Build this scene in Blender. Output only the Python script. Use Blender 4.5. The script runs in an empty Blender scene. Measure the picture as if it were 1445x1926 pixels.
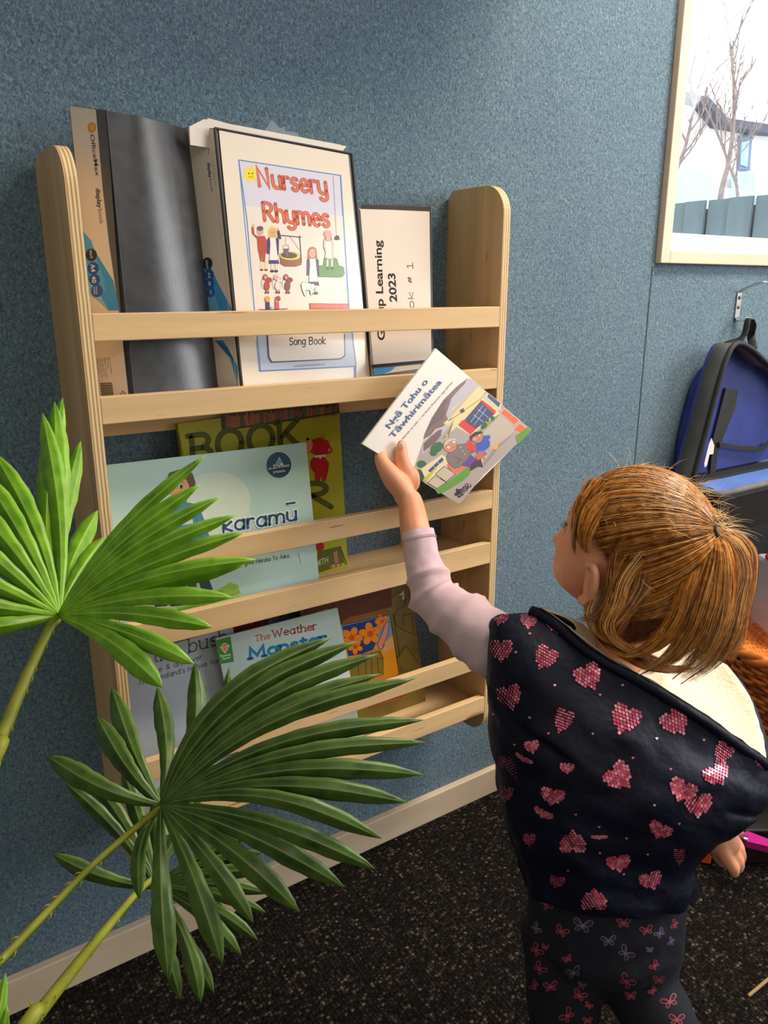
import bpy, bmesh, math, random
from mathutils import Vector, Matrix, noise
from mathutils.bvhtree import BVHTree

sc = bpy.context.scene
COL = sc.collection

# ------------------------------------------------------------------ camera
F_PX, CX, CY = 1471.0, 722.5, 963.0
CAM_Y, CAM_Z = -1.035, 0.997
YAW, PIT = math.radians(34.1), math.radians(16.0)
FW = Vector((math.sin(YAW)*math.cos(PIT), math.cos(YAW)*math.cos(PIT), -math.sin(PIT)))
RT = Vector((math.cos(YAW), -math.sin(YAW), 0.0))
UP = RT.cross(FW)
CAM = Vector((0.0, CAM_Y, CAM_Z))
HF = Vector((math.sin(YAW), math.cos(YAW), 0.0))      # horizontal forward
ZV = Vector((0, 0, 1))
camd = bpy.data.cameras.new('camera')
camd.sensor_fit = 'VERTICAL'; camd.sensor_height = 36.0
camd.lens = 36.0*F_PX/1926.0
camd.clip_start = 0.02; camd.clip_end = 200
cam = bpy.data.objects.new('camera', camd); COL.objects.link(cam)
M3 = Matrix((RT, UP, -FW)).transposed()
cam.matrix_world = Matrix.Translation(CAM) @ M3.to_4x4()
sc.camera = cam

# ------------------------------------------------------------------ world, lamps, exposure
world = bpy.data.worlds.new('world'); sc.world = world; world.use_nodes = True
bg = world.node_tree.nodes['Background']
bg.inputs[0].default_value = (0.93, 0.96, 1.0, 1); bg.inputs[1].default_value = 2.2
sc.view_settings.view_transform = 'Standard'; sc.view_settings.look = 'None'
sc.view_settings.gamma = 1.0; sc.view_settings.use_curve_mapping = False
sc.view_settings.exposure = 0.38

def area_light(name, loc, target, sx, sy, power, col):
    d = bpy.data.lights.new(name, 'AREA'); d.shape = 'RECTANGLE'; d.size = sx; d.size_y = sy
    d.energy = power; d.color = col
    o = bpy.data.objects.new(name, d); COL.objects.link(o)
    o.location = loc
    o.rotation_euler = (Vector(target)-Vector(loc)).to_track_quat('-Z', 'Y').to_euler()
    return o
# ceiling lamp (warm) over the play space and daylight from the window of the right wall
area_light('ceiling_lamp_light', (1.75, -0.85, 2.42), (1.75, -0.85, 0), 1.2, 0.5, 38, (1.0, 0.89, 0.74))
area_light('window_daylight', (3.1, -1.6, 1.5), (0, -0.6, 0.9), 1.9, 1.3, 54, (0.93, 0.97, 1.0))
area_light('rear_lamp_light', (-0.5, -2.4, 2.42), (-0.5, -2.4, 0), 1.2, 0.5, 7, (1.0, 0.94, 0.86))

# ------------------------------------------------------------------ helpers
def ray(u, v):
    return RT*((u-CX)/F_PX) - UP*((v-CY)/F_PX) + FW
def P(u, v, y):
    "point of the vertical plane y = const behind photo position u, v"
    d = ray(u, v); return CAM + d*((y-CAM_Y)/d.y)
def Q(u, v, dep):
    return CAM + ray(u, v)*dep
def PZ(u, v, z):
    d = ray(u, v); return CAM + d*((z-CAM_Z)/d.z)
def topx(p):
    q = Vector(p)-CAM; z = q.dot(FW)
    return (CX+F_PX*q.dot(RT)/z, CY-F_PX*q.dot(UP)/z, z)
def S(c):                       # sRGB 0..255 -> linear
    r = []
    for x in c[:3]:
        x = x/255.0
        r.append(x/12.92 if x <= 0.04045 else ((x+0.055)/1.055)**2.4)
    return (r[0], r[1], r[2], 1.0)

def newmat(name):
    m = bpy.data.materials.new(name); m.use_nodes = True
    return m, m.node_tree.nodes, m.node_tree.links, m.node_tree.nodes['Principled BSDF']
_mc = {}
def mat(col, rough=0.6, name=None, spec=0.5, metal=0.0, coat=0.0):
    key = (tuple(col), rough, spec, metal, coat)
    if key in _mc: return _mc[key]
    m, n, l, b = newmat(name or 'plain_%02x%02x%02x' % tuple(int(c) for c in col[:3]))
    b.inputs['Base Color'].default_value = S(col)
    b.inputs['Roughness'].default_value = rough
    b.inputs['Specular IOR Level'].default_value = spec
    b.inputs['Metallic'].default_value = metal
    b.inputs['Coat Weight'].default_value = coat
    _mc[key] = m
    return m
def tex_mat(name, c0, c1, scale=(1,1,1), nscale=5.0, detail=4.0, rough=0.6, bump=0.0, bscale=None, lo=0.3, hi=0.7,
            coord='Object', spec=0.5, sheen=0.0, c2=None, dist=0.0005, distort=0.0):
    "noise-mottled material, optional bump"
    m, n, l, b = newmat(name)
    tc = n.new('ShaderNodeTexCoord'); mp = n.new('ShaderNodeMapping'); mp.inputs['Scale'].default_value = scale
    l.new(tc.outputs[coord], mp.inputs[0])
    nz = n.new('ShaderNodeTexNoise'); nz.inputs['Scale'].default_value = nscale; nz.inputs['Detail'].default_value = detail
    nz.inputs['Distortion'].default_value = distort
    l.new(mp.outputs[0], nz.inputs['Vector'])
    cr = n.new('ShaderNodeValToRGB'); e = cr.color_ramp.elements
    e[0].position = lo; e[0].color = S(c0); e[1].position = hi; e[1].color = S(c1)
    if c2:
        k = cr.color_ramp.elements.new((lo+hi)/2); k.color = S(c2)
    l.new(nz.outputs['Fac'], cr.inputs[0]); l.new(cr.outputs[0], b.inputs['Base Color'])
    b.inputs['Roughness'].default_value = rough; b.inputs['Specular IOR Level'].default_value = spec
    b.inputs['Sheen Weight'].default_value = sheen
    if bump:
        nb = nz
        if bscale:
            nb = n.new('ShaderNodeTexNoise'); nb.inputs['Scale'].default_value = bscale; nb.inputs['Detail'].default_value = 3
            l.new(mp.outputs[0], nb.inputs['Vector'])
        bp = n.new('ShaderNodeBump'); bp.inputs['Strength'].default_value = bump; bp.inputs['Distance'].default_value = dist
        l.new(nb.outputs['Fac'], bp.inputs['Height']); l.new(bp.outputs[0], b.inputs['Normal'])
    return m

def tag(o, label=None, cat=None, group=None, kind=None):
    if label: o['label'] = label
    if cat: o['category'] = cat
    if group: o['group'] = group
    if kind: o['kind'] = kind
    return o
def thing(name, label, cat, loc=(0,0,0), group=None):
    o = bpy.data.objects.new(name, None); COL.objects.link(o); o.location = loc
    o.empty_display_size = 0.02
    return tag(o, label, cat, group)

class MB:
    "collects shapes in world coordinates; build() links them as one object"
    def __init__(s): s.v = []; s.f = []; s.m = []; s.mats = []
    def mi(s, m):
        if m not in s.mats: s.mats.append(m)
        return s.mats.index(m)
    def add(s, vs, fs, m):
        k = len(s.v); i = s.mi(m)
        s.v += [tuple(v) for v in vs]
        for f in fs: s.f.append(tuple(a+k for a in f)); s.m.append(i)
    def box(s, lo, hi, m):
        x0,y0,z0 = lo; x1,y1,z1 = hi
        vs = [(x0,y0,z0),(x1,y0,z0),(x1,y1,z0),(x0,y1,z0),(x0,y0,z1),(x1,y0,z1),(x1,y1,z1),(x0,y1,z1)]
        s.add(vs, [(0,3,2,1),(4,5,6,7),(0,1,5,4),(1,2,6,5),(2,3,7,6),(3,0,4,7)], m)
    def hexa(s, b, m):           # 8 corners: 4 front (ccw), 4 back
        s.add(b, [(0,1,2,3),(7,6,5,4),(0,4,5,1),(1,5,6,2),(2,6,7,3),(3,7,4,0)], m)
    def slab(s, pts, off, m, mside=None):
        "closed prism: outline pts pushed by vector off"
        n = len(pts); a = [Vector(p) for p in pts]; b = [p+off for p in a]
        s.add(a+b, [tuple(range(n)), tuple(reversed(range(n, 2*n)))], m)
        s.add(a+b, [(i, n+i, n+(i+1) % n, (i+1) % n) for i in range(n)], mside or m)
    def tube(s, pts, rad, m, seg=8, cap=True, flat=None):
        pts = [Vector(p) for p in pts]; n = len(pts)
        if not hasattr(rad, '__len__'): rad = [rad]*n
        t = (pts[1]-pts[0]).normalized()
        ref = Vector((0,0,1)) if abs(t.z) < 0.9 else Vector((1,0,0))
        nrm = t.cross(ref).normalized(); vs = []
        for i in range(n):
            t = (pts[min(i+1, n-1)]-pts[max(i-1, 0)])
            t = t.normalized() if t.length > 1e-9 else Vector((0,0,1))
            nrm = (nrm - t*nrm.dot(t))
            nrm = nrm.normalized() if nrm.length > 1e-6 else t.orthogonal().normalized()
            bn = t.cross(nrm)
            for k in range(seg):
                a = 2*math.pi*k/seg
                vs.append(pts[i] + (nrm*math.cos(a) + bn*math.sin(a)*(flat or 1))*rad[i])
        fs = [(i*seg+k, i*seg+(k+1) % seg, (i+1)*seg+(k+1) % seg, (i+1)*seg+k) for i in range(n-1) for k in range(seg)]
        if cap: fs += [tuple(reversed(range(seg))), tuple(range((n-1)*seg, n*seg))]
        s.add(vs, fs, m)
    def loft(s, rings, m, cap0=True, cap1=True, closed=True):
        n = len(rings[0]); vs = [p for r in rings for p in r]
        kk = n if closed else n-1
        fs = [(i*n+k, i*n+(k+1) % n, (i+1)*n+(k+1) % n, (i+1)*n+k) for i in range(len(rings)-1) for k in range(kk)]
        if cap0: fs.append(tuple(reversed(range(n))))
        if cap1: fs.append(tuple(range((len(rings)-1)*n, len(rings)*n)))
        s.add(vs, fs, m)
    def ball(s, c, r, m, seg=14, rings=9, ax=None):
        c = Vector(c)
        if not hasattr(r, '__len__'): r = (r,r,r)
        ax = ax or (Vector((1,0,0)), Vector((0,1,0)), Vector((0,0,1)))
        rr = []
        for i in range(1, rings):
            a = math.pi*i/rings
            rr.append([c + ax[0]*r[0]*math.sin(a)*math.cos(2*math.pi*k/seg) + ax[1]*r[1]*math.sin(a)*math.sin(2*math.pi*k/seg)
                       + ax[2]*r[2]*math.cos(a) for k in range(seg)])
        vs = [c+ax[2]*r[2]] + [p for q in rr for p in q] + [c-ax[2]*r[2]]
        fs = [(0, 1+k, 1+(k+1) % seg) for k in range(seg)]
        for i in range(rings-2):
            fs += [(1+i*seg+k, 1+(i+1)*seg+k, 1+(i+1)*seg+(k+1) % seg, 1+i*seg+(k+1) % seg) for k in range(seg)]
        L = len(vs)-1; b = 1+(rings-2)*seg
        fs += [(L, b+(k+1) % seg, b+k) for k in range(seg)]
        s.add(vs, fs, m)
    def build(s, name, parent=None, smooth=False, bevel=0, fix=False, origin=None, subsurf=0, autos=None):
        me = bpy.data.meshes.new(name)
        o0 = Vector(origin) if origin is not None else (sum((Vector(v) for v in s.v), Vector())/max(1, len(s.v)))
        me.from_pydata([Vector(v)-o0 for v in s.v], [], s.f)
        for m in s.mats: me.materials.append(m)
        me.polygons.foreach_set('material_index', s.m)
        if fix:
            bm = bmesh.new(); bm.from_mesh(me)
            bmesh.ops.remove_doubles(bm, verts=bm.verts, dist=1e-5)
            bmesh.ops.recalc_face_normals(bm, faces=bm.faces); bm.to_mesh(me); bm.free()
        if smooth: me.polygons.foreach_set('use_smooth', [True]*len(me.polygons))
        me.update()
        o = bpy.data.objects.new(name, me); COL.objects.link(o)
        o.location = o0
        if parent is not None:
            o.parent = parent
            o.location = o0 - parent_world(parent)
        if bevel:
            b = o.modifiers.new('bevel', 'BEVEL'); b.width = bevel; b.segments = 2; b.limit_method = 'ANGLE'
            b.angle_limit = math.radians(40)
        if subsurf:
            b = o.modifiers.new('sub', 'SUBSURF'); b.levels = subsurf; b.render_levels = subsurf
        return o
def parent_world(p):
    v = Vector()
    while p is not None: v = v+Vector(p.location); p = p.parent
    return v
def struct(o): o['kind'] = 'structure'; return o
def spline(pts, n):
    "Catmull-Rom through pts (tuples of any length), n samples per span"
    out = []; m = len(pts)
    for i in range(m-1):
        p0 = pts[max(i-1,0)]; p1 = pts[i]; p2 = pts[i+1]; p3 = pts[min(i+2,m-1)]
        for k in range(n):
            t = k/n; t2 = t*t; t3 = t2*t
            out.append(tuple(0.5*((2*b)+(-a+c)*t+(2*a-5*b+4*c-d)*t2+(-a+3*b-3*c+d)*t3) for a,b,c,d in zip(p0,p1,p2,p3)))
    out.append(tuple(pts[-1])); return out

# ------------------------------------------------------------------ printed artwork: flat coloured shapes lying on a cover
def arc(cx, cy, rx, ry, a0, a1, n=10):
    return [(cx+rx*math.cos(math.radians(a0+(a1-a0)*i/n)), cy+ry*math.sin(math.radians(a0+(a1-a0)*i/n))) for i in range(n+1)]
G = {   # single-stroke alphabet: (advance, strokes); x-height .5, capitals .75
 'a': (.44, [arc(.2,.25,.19,.25,40,330,14), [(.38,.5),(.38,0)]]),
 'b': (.44, [[(0,.75),(0,0)], arc(.2,.25,.19,.25,-150,150,14)]),
 'c': (.38, [arc(.2,.25,.19,.25,45,315,12)]),
 'd': (.44, [arc(.2,.25,.19,.25,30,330,14), [(.39,.75),(.39,0)]]),
 'e': (.42, [[(.03,.27),(.38,.27)]+arc(.2,.25,.18,.25,5,315,14)]),
 'f': (.28, [arc(.22,.6,.12,.15,60,180,6)+[(.1,0)], [(0,.5),(.25,.5)]]),
 'g': (.44, [arc(.2,.27,.19,.23,40,330,14), [(.38,.5),(.38,-.1)]+arc(.2,-.1,.18,.15,0,-150,8)]),
 'h': (.42, [[(0,.75),(0,0)], [(0,.25)]+arc(.18,.3,.18,.2,150,0,8)+[(.36,0)]]),
 'i': (.12, [[(.02,.5),(.02,0)], [(.02,.68),(.02,.69)]]),
 'k': (.4, [[(0,.75),(0,0)], [(.34,.5),(.02,.22),(.36,0)]]),
 'l': (.12, [[(.02,.75),(.02,0)]]),
 'm': (.66, [[(0,.5),(0,0)], [(0,.25)]+arc(.15,.32,.15,.18,150,0,7)+[(.3,0)], [(.3,.25)]+arc(.45,.32,.15,.18,150,0,7)+[(.6,0)]]),
 'n': (.42, [[(0,.5),(0,0)], [(0,.25)]+arc(.18,.3,.18,.2,150,0,8)+[(.36,0)]]),
 'o': (.44, [arc(.2,.25,.19,.25,0,360,18)]),
 'p': (.44, [[(0,.5),(0,-.25)], arc(.2,.25,.19,.25,-150,150,14)]),
 'r': (.3, [[(0,.5),(0,0)], [(0,.25)]+arc(.17,.3,.17,.2,150,60,5)]),
 's': (.34, [arc(.16,.37,.14,.13,30,200,8)+[(.16,.25)]+arc(.15,.13,.14,.13,60,-160,8)]),
 't': (.3, [[(.12,.68),(.12,.1)]+arc(.2,.1,.08,.1,180,300,5), [(0,.5),(.27,.5)]]),
 'u': (.44, [[(0,.5),(0,.2)]+arc(.18,.19,.18,.19,180,340,8), [(.36,.5),(.36,0)]]),
 'v': (.4, [[(0,.5),(.18,0),(.36,.5)]]),
 'w': (.56, [[(0,.5),(.13,0),(.26,.42),(.39,0),(.52,.5)]]),
 'x': (.36, [[(0,.5),(.32,0)], [(.32,.5),(0,0)]]),
 'y': (.42, [[(0,.5),(0,.22)]+arc(.18,.2,.18,.18,180,350,8), [(.36,.5),(.36,-.08)]+arc(.18,-.1,.18,.15,0,-150,8)]),
 'z': (.36, [[(0,.5),(.3,.5),(0,0),(.32,0)]]),
 'A': (.6, [[(0,0),(.26,.75),(.52,0)], [(.09,.26),(.43,.26)]]),
 'B': (.52, [[(0,0),(0,.75)], [(0,.75)]+arc(.2,.57,.2,.18,90,-90,8)+[(0,.39)], [(0,.39)]+arc(.22,.195,.22,.195,90,-90,8)+[(0,0)]]),
 'D': (.56, [[(0,0),(0,.75)], [(0,.75)]+arc(.14,.375,.34,.375,90,-90,12)+[(0,0)]]),
 'E': (.46, [[(0,0),(0,.75)], [(0,.75),(.38,.75)], [(0,.39),(.32,.39)], [(0,0),(.4,0)]]),
 'G': (.6, [arc(.28,.375,.28,.375,50,350,14)+[(.34,.33)]]),
 'H': (.54, [[(0,0),(0,.75)], [(.46,0),(.46,.75)], [(0,.4),(.46,.4)]]),
 'I': (.14, [[(.02,0),(.02,.75)]]),
 'K': (.52, [[(0,0),(0,.75)], [(.44,.75),(.02,.32)], [(.14,.44),(.46,0)]]),
 'L': (.42, [[(0,.75),(0,0),(.36,0)]]),
 'M': (.74, [[(0,0),(.03,.75),(.32,.15),(.61,.75),(.64,0)]]),
 'N': (.6, [[(0,0),(0,.75),(.46,0),(.46,.75)]]),
 'O': (.66, [arc(.29,.375,.29,.375,0,360,22)]),
 'P': (.5, [[(0,0),(0,.75)], [(0,.75)]+arc(.2,.56,.22,.19,90,-90,8)+[(0,.37)]]),
 'R': (.54, [[(0,0),(0,.75)], [(0,.75)]+arc(.2,.57,.22,.18,90,-90,8)+[(0,.39)], [(.16,.39),(.46,0)]]),
 'S': (.46, [arc(.21,.56,.19,.19,40,230,8)+arc(.2,.2,.2,.2,50,-150,8)]),
 'T': (.54, [[(0,.75),(.48,.75)], [(.24,.75),(.24,0)]]),
 'U': (.6, [[(0,.75),(0,.25)]+arc(.24,.25,.24,.25,180,360,10)+[(.48,.75)]]),
 'W': (.86, [[(0,.75),(.2,0),(.39,.65),(.58,0),(.78,.75)]]),
 'Z': (.5, [[(0,.75),(.42,.75),(0,0),(.44,0)]]),
 '#': (.5, [[(.12,0),(.2,.6)], [(.3,0),(.38,.6)], [(0,.2),(.46,.2)], [(.04,.42),(.5,.42)]]),
 '1': (.24, [[(0,.6),(.1,.72),(.1,0)], [(-.04,0),(.24,0)]]),
 '&': (.5, [[(.44,0),(.1,.5)]+arc(.2,.6,.12,.13,200,-20,7)+[(.05,.2)]+arc(.17,.15,.14,.15,160,330,7)+[(.42,.3)]]),
 "'": (.1, [[(.02,.75),(.02,.6)]]),
 ' ': (.26, []),
}
_tc = {}
def font_outline(txt, bold):
    key = (txt, bold)
    if key not in _tc:
        cu = bpy.data.curves.new('t', 'FONT'); cu.body = txt; cu.size = 1.0; cu.offset = bold; cu.resolution_u = 4
        ob = bpy.data.objects.new('t', cu); COL.objects.link(ob)
        dg = bpy.context.evaluated_depsgraph_get(); dg.update()
        me = bpy.data.meshes.new_from_object(ob.evaluated_get(dg), depsgraph=dg)
        vs = [(v.co.x, v.co.y) for v in me.vertices]; fs = [tuple(p.vertices) for p in me.polygons]
        bpy.data.objects.remove(ob); bpy.data.curves.remove(cu); bpy.data.meshes.remove(me)
        _tc[key] = (vs, fs)
    return _tc[key]

class Art:
    "flat print on the plane through `o` with normal `n`; coordinates are photo positions projected onto that plane"
    def __init__(s, o, n, rough=0.45, step=0.000006, eps=0.00018):
        s.o = Vector(o); s.n = Vector(n).normalized()
        if s.n.dot(CAM-s.o) < 0: s.n = -s.n
        s.mb = MB(); s.rough = rough; s.step = step; s.eps = eps; s.k = 0
    def pt(s, p, lay=None):
        d = ray(p[0], p[1]); h = s.eps + s.step*(s.k if lay is None else lay)
        t = (s.o + s.n*h - CAM).dot(s.n)/d.dot(s.n)
        return CAM + d*t
    def m(s, c): return c if not isinstance(c, tuple) else mat(c, s.rough, spec=0.35)
    def poly(s, pts, c, line=None, lw=1.0, keep=False):
        if not keep: s.k += 1
        s.mb.add([s.pt(p) for p in pts], [tuple(range(len(pts)))], s.m(c))
        if line: s.line(list(pts)+[pts[0]], line, lw)
        return s
    def ell(s, cx, cy, rx, ry, c, ang=0, line=None, lw=1.0, n=24, keep=False):
        ca, sa = math.cos(math.radians(ang)), math.sin(math.radians(ang))
        return s.poly([(cx+rx*math.cos(t)*ca-ry*math.sin(t)*sa, cy+rx*math.cos(t)*sa+ry*math.sin(t)*ca)
                       for t in [2*math.pi*i/n for i in range(n)]], c, line, lw, keep)
    def line(s, pts, c, w=1.0, keep=False, round_=True):
        if not keep: s.k += 1
        m = s.m(c); h = w/2.0; pts = [Vector((p[0], p[1])) for p in pts]
        L = []; R = []
        n = len(pts)
        if n < 2: return s
        for i, p in enumerate(pts):
            a = pts[max(i-1,0)]; b = pts[min(i+1,n-1)]
            d1 = (p-a) if i > 0 else (b-p); d2 = (b-p) if i < n-1 else (p-a)
            if d1.length < 1e-6: d1 = d2
            if d2.length < 1e-6: d2 = d1
            if d1.length < 1e-6: d1 = d2 = Vector((1,0))
            d1 = d1.normalized(); d2 = d2.normalized(); t = d1+d2
            if t.length < 0.3: t = Vector((-d1.y, d1.x))
            t = t.normalized(); nn = Vector((-t.y, t.x))
            k = h/max(0.45, abs(nn.dot(Vector((-d1.y, d1.x)))))
            L.append(p+nn*k); R.append(p-nn*k)
        s.mb.add([s.pt(p) for p in L+R], [(i, i+1, n+i+1, n+i) for i in range(n-1)], m)
        if round_ and w > 1.6:
            for p in (pts[0], pts[-1]): s.ell(p.x, p.y, h, h, c, n=10, keep=True)
        return s
    def text(s, txt, p0, p1, up, c, bold=0.0, shear=0.0, cap=0.73):
        "font text from baseline start p0 to end p1; up = vector (photo px) of a capital's height"
        vs, fs = font_outline(txt, bold)
        if not vs: return s
        s.k += 1
        x0 = min(v[0] for v in vs); x1 = max(v[0] for v in vs)
        dx = Vector(p1)-Vector(p0); u = Vector(up); p0 = Vector(p0)
        pts = []
        for x, y in vs:
            q = p0 + dx*((x-x0)/(x1-x0)) + u*(y/cap) + dx.normalized()*(shear*y/cap*u.length)
            pts.append(s.pt(q))
        s.mb.add(pts, fs, s.m(c)); return s
    def hand(s, txt, p0, p1, up, c, w, line=None, lw=0, slab=0.0, jitter=0.0, gap=0.0):
        "stroke text; up = px vector of capital height (.75)"
        adv = sum(G[ch][0]+0.09+gap for ch in txt)-0.09-gap
        dx = (Vector(p1)-Vector(p0))/adv; u = Vector(up)/0.75; p0 = Vector(p0)
        strokes = []; x = 0; rr = random.Random(len(txt))
        for ch in txt:
            a, st = G[ch]; jy = rr.uniform(-jitter, jitter)
            for q in st:
                strokes.append([p0+dx*(x+px_)+u*(py_+jy) for px_, py_ in q])
                if slab and ch not in 'osceOSG&':
                    for e, o2 in ((q[0], q[1]), (q[-1], q[-2])):
                        vert = abs(e[0]-o2[0]) < 0.3*abs(e[1]-o2[1])
                        if vert and (abs(e[1]) < .02 or abs(e[1]-.5) < .02 or abs(e[1]-.75) < .02 or e[1] < -.2):
                            lo = -slab; hi = slab
                            if abs(e[1]) > .02: hi = 0.02
                            strokes.append([p0+dx*(x+e[0]+lo)+u*(e[1]+jy), p0+dx*(x+e[0]+hi)+u*(e[1]+jy)])
            x += a+0.09+gap
        if line:
            s.k += 1
            for q in strokes: s.line(q, line, w+lw*2, keep=True)
        s.k += 1
        for q in strokes: s.line(q, c, w, keep=True)
        return s
    def build(s, name, parent):
        return s.mb.build(name, parent)
def plane_n(a, b, c): return (Vector(b)-Vector(a)).cross(Vector(c)-Vector(a)).normalized()
# ------------------------------------------------------------------ surface materials
def felt_mat():
    m, n, l, b = newmat('blue_grey_felt')
    tc = n.new('ShaderNodeTexCoord')
    n1 = n.new('ShaderNodeTexNoise'); n1.inputs['Scale'].default_value = 290; n1.inputs['Detail'].default_value = 5
    n1.inputs['Distortion'].default_value = 1.2
    mp = n.new('ShaderNodeMapping'); mp.inputs['Scale'].default_value = (1.0, 1.0, 0.75)
    l.new(tc.outputs['Object'], mp.inputs[0]); l.new(mp.outputs[0], n1.inputs['Vector'])
    n2 = n.new('ShaderNodeTexNoise'); n2.inputs['Scale'].default_value = 6; n2.inputs['Detail'].default_value = 3
    l.new(tc.outputs['Object'], n2.inputs['Vector'])
    cr = n.new('ShaderNodeValToRGB'); e = cr.color_ramp.elements
    e[0].position = 0.30; e[0].color = S((80, 100, 114)); e[1].position = 0.70; e[1].color = S((142, 164, 174))
    k = e.new(0.5); k.color = S((110, 132, 146))
    l.new(n1.outputs['Fac'], cr.inputs[0])
    mx = n.new('ShaderNodeMix'); mx.data_type = 'RGBA'; mx.blend_type = 'MULTIPLY'
    cr2 = n.new('ShaderNodeValToRGB'); e = cr2.color_ramp.elements
    e[0].position = 0.3; e[0].color = (.86,.88,.92,1); e[1].position = 0.7; e[1].color = (1,1,1,1)
    l.new(n2.outputs['Fac'], cr2.inputs[0]); mx.inputs[0].default_value = 0.7
    l.new(cr.outputs[0], mx.inputs[6]); l.new(cr2.outputs[0], mx.inputs[7]); l.new(mx.outputs[2], b.inputs['Base Color'])
    b.inputs['Roughness'].default_value = 0.95; b.inputs['Specular IOR Level'].default_value = 0.1
    b.inputs['Sheen Weight'].default_value = 0.05
    bp = n.new('ShaderNodeBump'); bp.inputs['Strength'].default_value = 0.7; bp.inputs['Distance'].default_value = 0.002
    l.new(n1.outputs['Fac'], bp.inputs['Height']); l.new(bp.outputs[0], b.inputs['Normal'])
    return m
def carpet_mat():
    m, n, l, b = newmat('brown_loop_carpet')
    tc = n.new('ShaderNodeTexCoord')
    mp = n.new('ShaderNodeMapping'); mp.inputs['Rotation'].default_value = (0, 0, math.radians(0))
    mp.inputs['Scale'].default_value = (1, 1.25, 1)
    l.new(tc.outputs['Object'], mp.inputs[0])
    vo = n.new('ShaderNodeTexVoronoi'); vo.inputs['Scale'].default_value = 170; vo.inputs['Randomness'].default_value = 0.75
    l.new(mp.outputs[0], vo.inputs['Vector'])
    cr = n.new('ShaderNodeValToRGB'); e = cr.color_ramp.elements
    e[0].position = 0.0; e[0].color = S((30, 24, 21)); e[1].position = 1.0; e[1].color = S((138, 122, 106))
    k = e.new(0.5); k.color = S((46, 38, 34)); k = e.new(0.86); k.color = S((74, 64, 56))
    sp = n.new('ShaderNodeSeparateColor'); l.new(vo.outputs['Color'], sp.inputs[0]); l.new(sp.outputs[0], cr.inputs[0])
    wv = n.new('ShaderNodeTexWave'); wv.wave_type = 'BANDS'; wv.bands_direction = 'X'; wv.inputs['Scale'].default_value = 34
    wv.inputs['Distortion'].default_value = 1.2; wv.inputs['Detail'].default_value = 1; wv.inputs['Detail Scale'].default_value = 6
    l.new(tc.outputs['Object'], wv.inputs['Vector'])
    mx = n.new('ShaderNodeMix'); mx.data_type = 'RGBA'; mx.blend_type = 'MULTIPLY'; mx.inputs[0].default_value = 0.55
    cr2 = n.new('ShaderNodeValToRGB'); cr2.color_ramp.elements[0].color = (.3,.3,.3,1)
    l.new(wv.outputs['Fac'], cr2.inputs[0])
    l.new(cr.outputs[0], mx.inputs[6]); l.new(cr2.outputs[0], mx.inputs[7])
    dk = n.new('ShaderNodeValToRGB'); dk.color_ramp.elements[0].position = 0.05; dk.color_ramp.elements[0].color = (1,1,1,1)
    dk.color_ramp.elements[1].position = 0.6; dk.color_ramp.elements[1].color = (.12,.12,.12,1)
    l.new(vo.outputs['Distance'], dk.inputs[0])
    mx2 = n.new('ShaderNodeMix'); mx2.data_type = 'RGBA'; mx2.blend_type = 'MULTIPLY'; mx2.inputs[0].default_value = 0.85
    l.new(mx.outputs[2], mx2.inputs[6]); l.new(dk.outputs[0], mx2.inputs[7]); l.new(mx2.outputs[2], b.inputs['Base Color'])
    b.inputs['Roughness'].default_value = 1.0; b.inputs['Specular IOR Level'].default_value = 0.15
    bp = n.new('ShaderNodeBump'); bp.inputs['Strength'].default_value = 1.0; bp.inputs['Distance'].default_value = 0.004; bp.invert = True
    l.new(vo.outputs['Distance'], bp.inputs['Height']); l.new(bp.outputs[0], b.inputs['Normal'])
    return m
def wood_mat(name, base, dark, axis, rough=0.5):
    "pine: stretched grain along axis with a few thin dark dashes"
    m, n, l, b = newmat(name)
    tc = n.new('ShaderNodeTexCoord')
    def noise_n(sc_, s, det, dst=0.0):
        mp = n.new('ShaderNodeMapping'); mp.inputs['Scale'].default_value = sc_
        oi = n.new('ShaderNodeObjectInfo'); ad = n.new('ShaderNodeVectorMath'); ad.operation = 'ADD'
        l.new(tc.outputs['Object'], ad.inputs[0]); l.new(oi.outputs['Random'], ad.inputs[1])
        l.new(ad.outputs[0], mp.inputs[0])
        z = n.new('ShaderNodeTexNoise'); z.inputs['Scale'].default_value = s; z.inputs['Detail'].default_value = det
        z.inputs['Distortion'].default_value = dst
        l.new(mp.outputs[0], z.inputs['Vector']); return z
    a = [14, 14, 14]; a[axis] = 0.8
    d = [60, 60, 60]; d[axis] = 5
    g = noise_n(tuple(a), 1.6, 4, 0.6); q = noise_n(tuple(d), 2.4, 2, 0.0)
    cr = n.new('ShaderNodeValToRGB'); e = cr.color_ramp.elements
    hi = tuple(min(255, c*1.05) for c in base); lo = tuple(c*0.90 for c in base)
    e[0].position = 0.3; e[0].color = S(lo); e[1].position = 0.7; e[1].color = S(hi)
    l.new(g.outputs['Fac'], cr.inputs[0])
    cr2 = n.new('ShaderNodeValToRGB'); e = cr2.color_ramp.elements
    e[0].position = 0.695; e[0].color = (0,0,0,1); e[1].position = 0.76; e[1].color = (1,1,1,1)
    l.new(q.outputs['Fac'], cr2.inputs[0])
    mx = n.new('ShaderNodeMix'); mx.data_type = 'RGBA'
    l.new(cr2.outputs[0], mx.inputs[0]); l.new(cr.outputs[0], mx.inputs[6]); mx.inputs[7].default_value = S(dark)
    l.new(mx.outputs[2], b.inputs['Base Color']); b.inputs['Roughness'].default_value = rough
    b.inputs['Specular IOR Level'].default_value = 0.35
    return m
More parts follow.
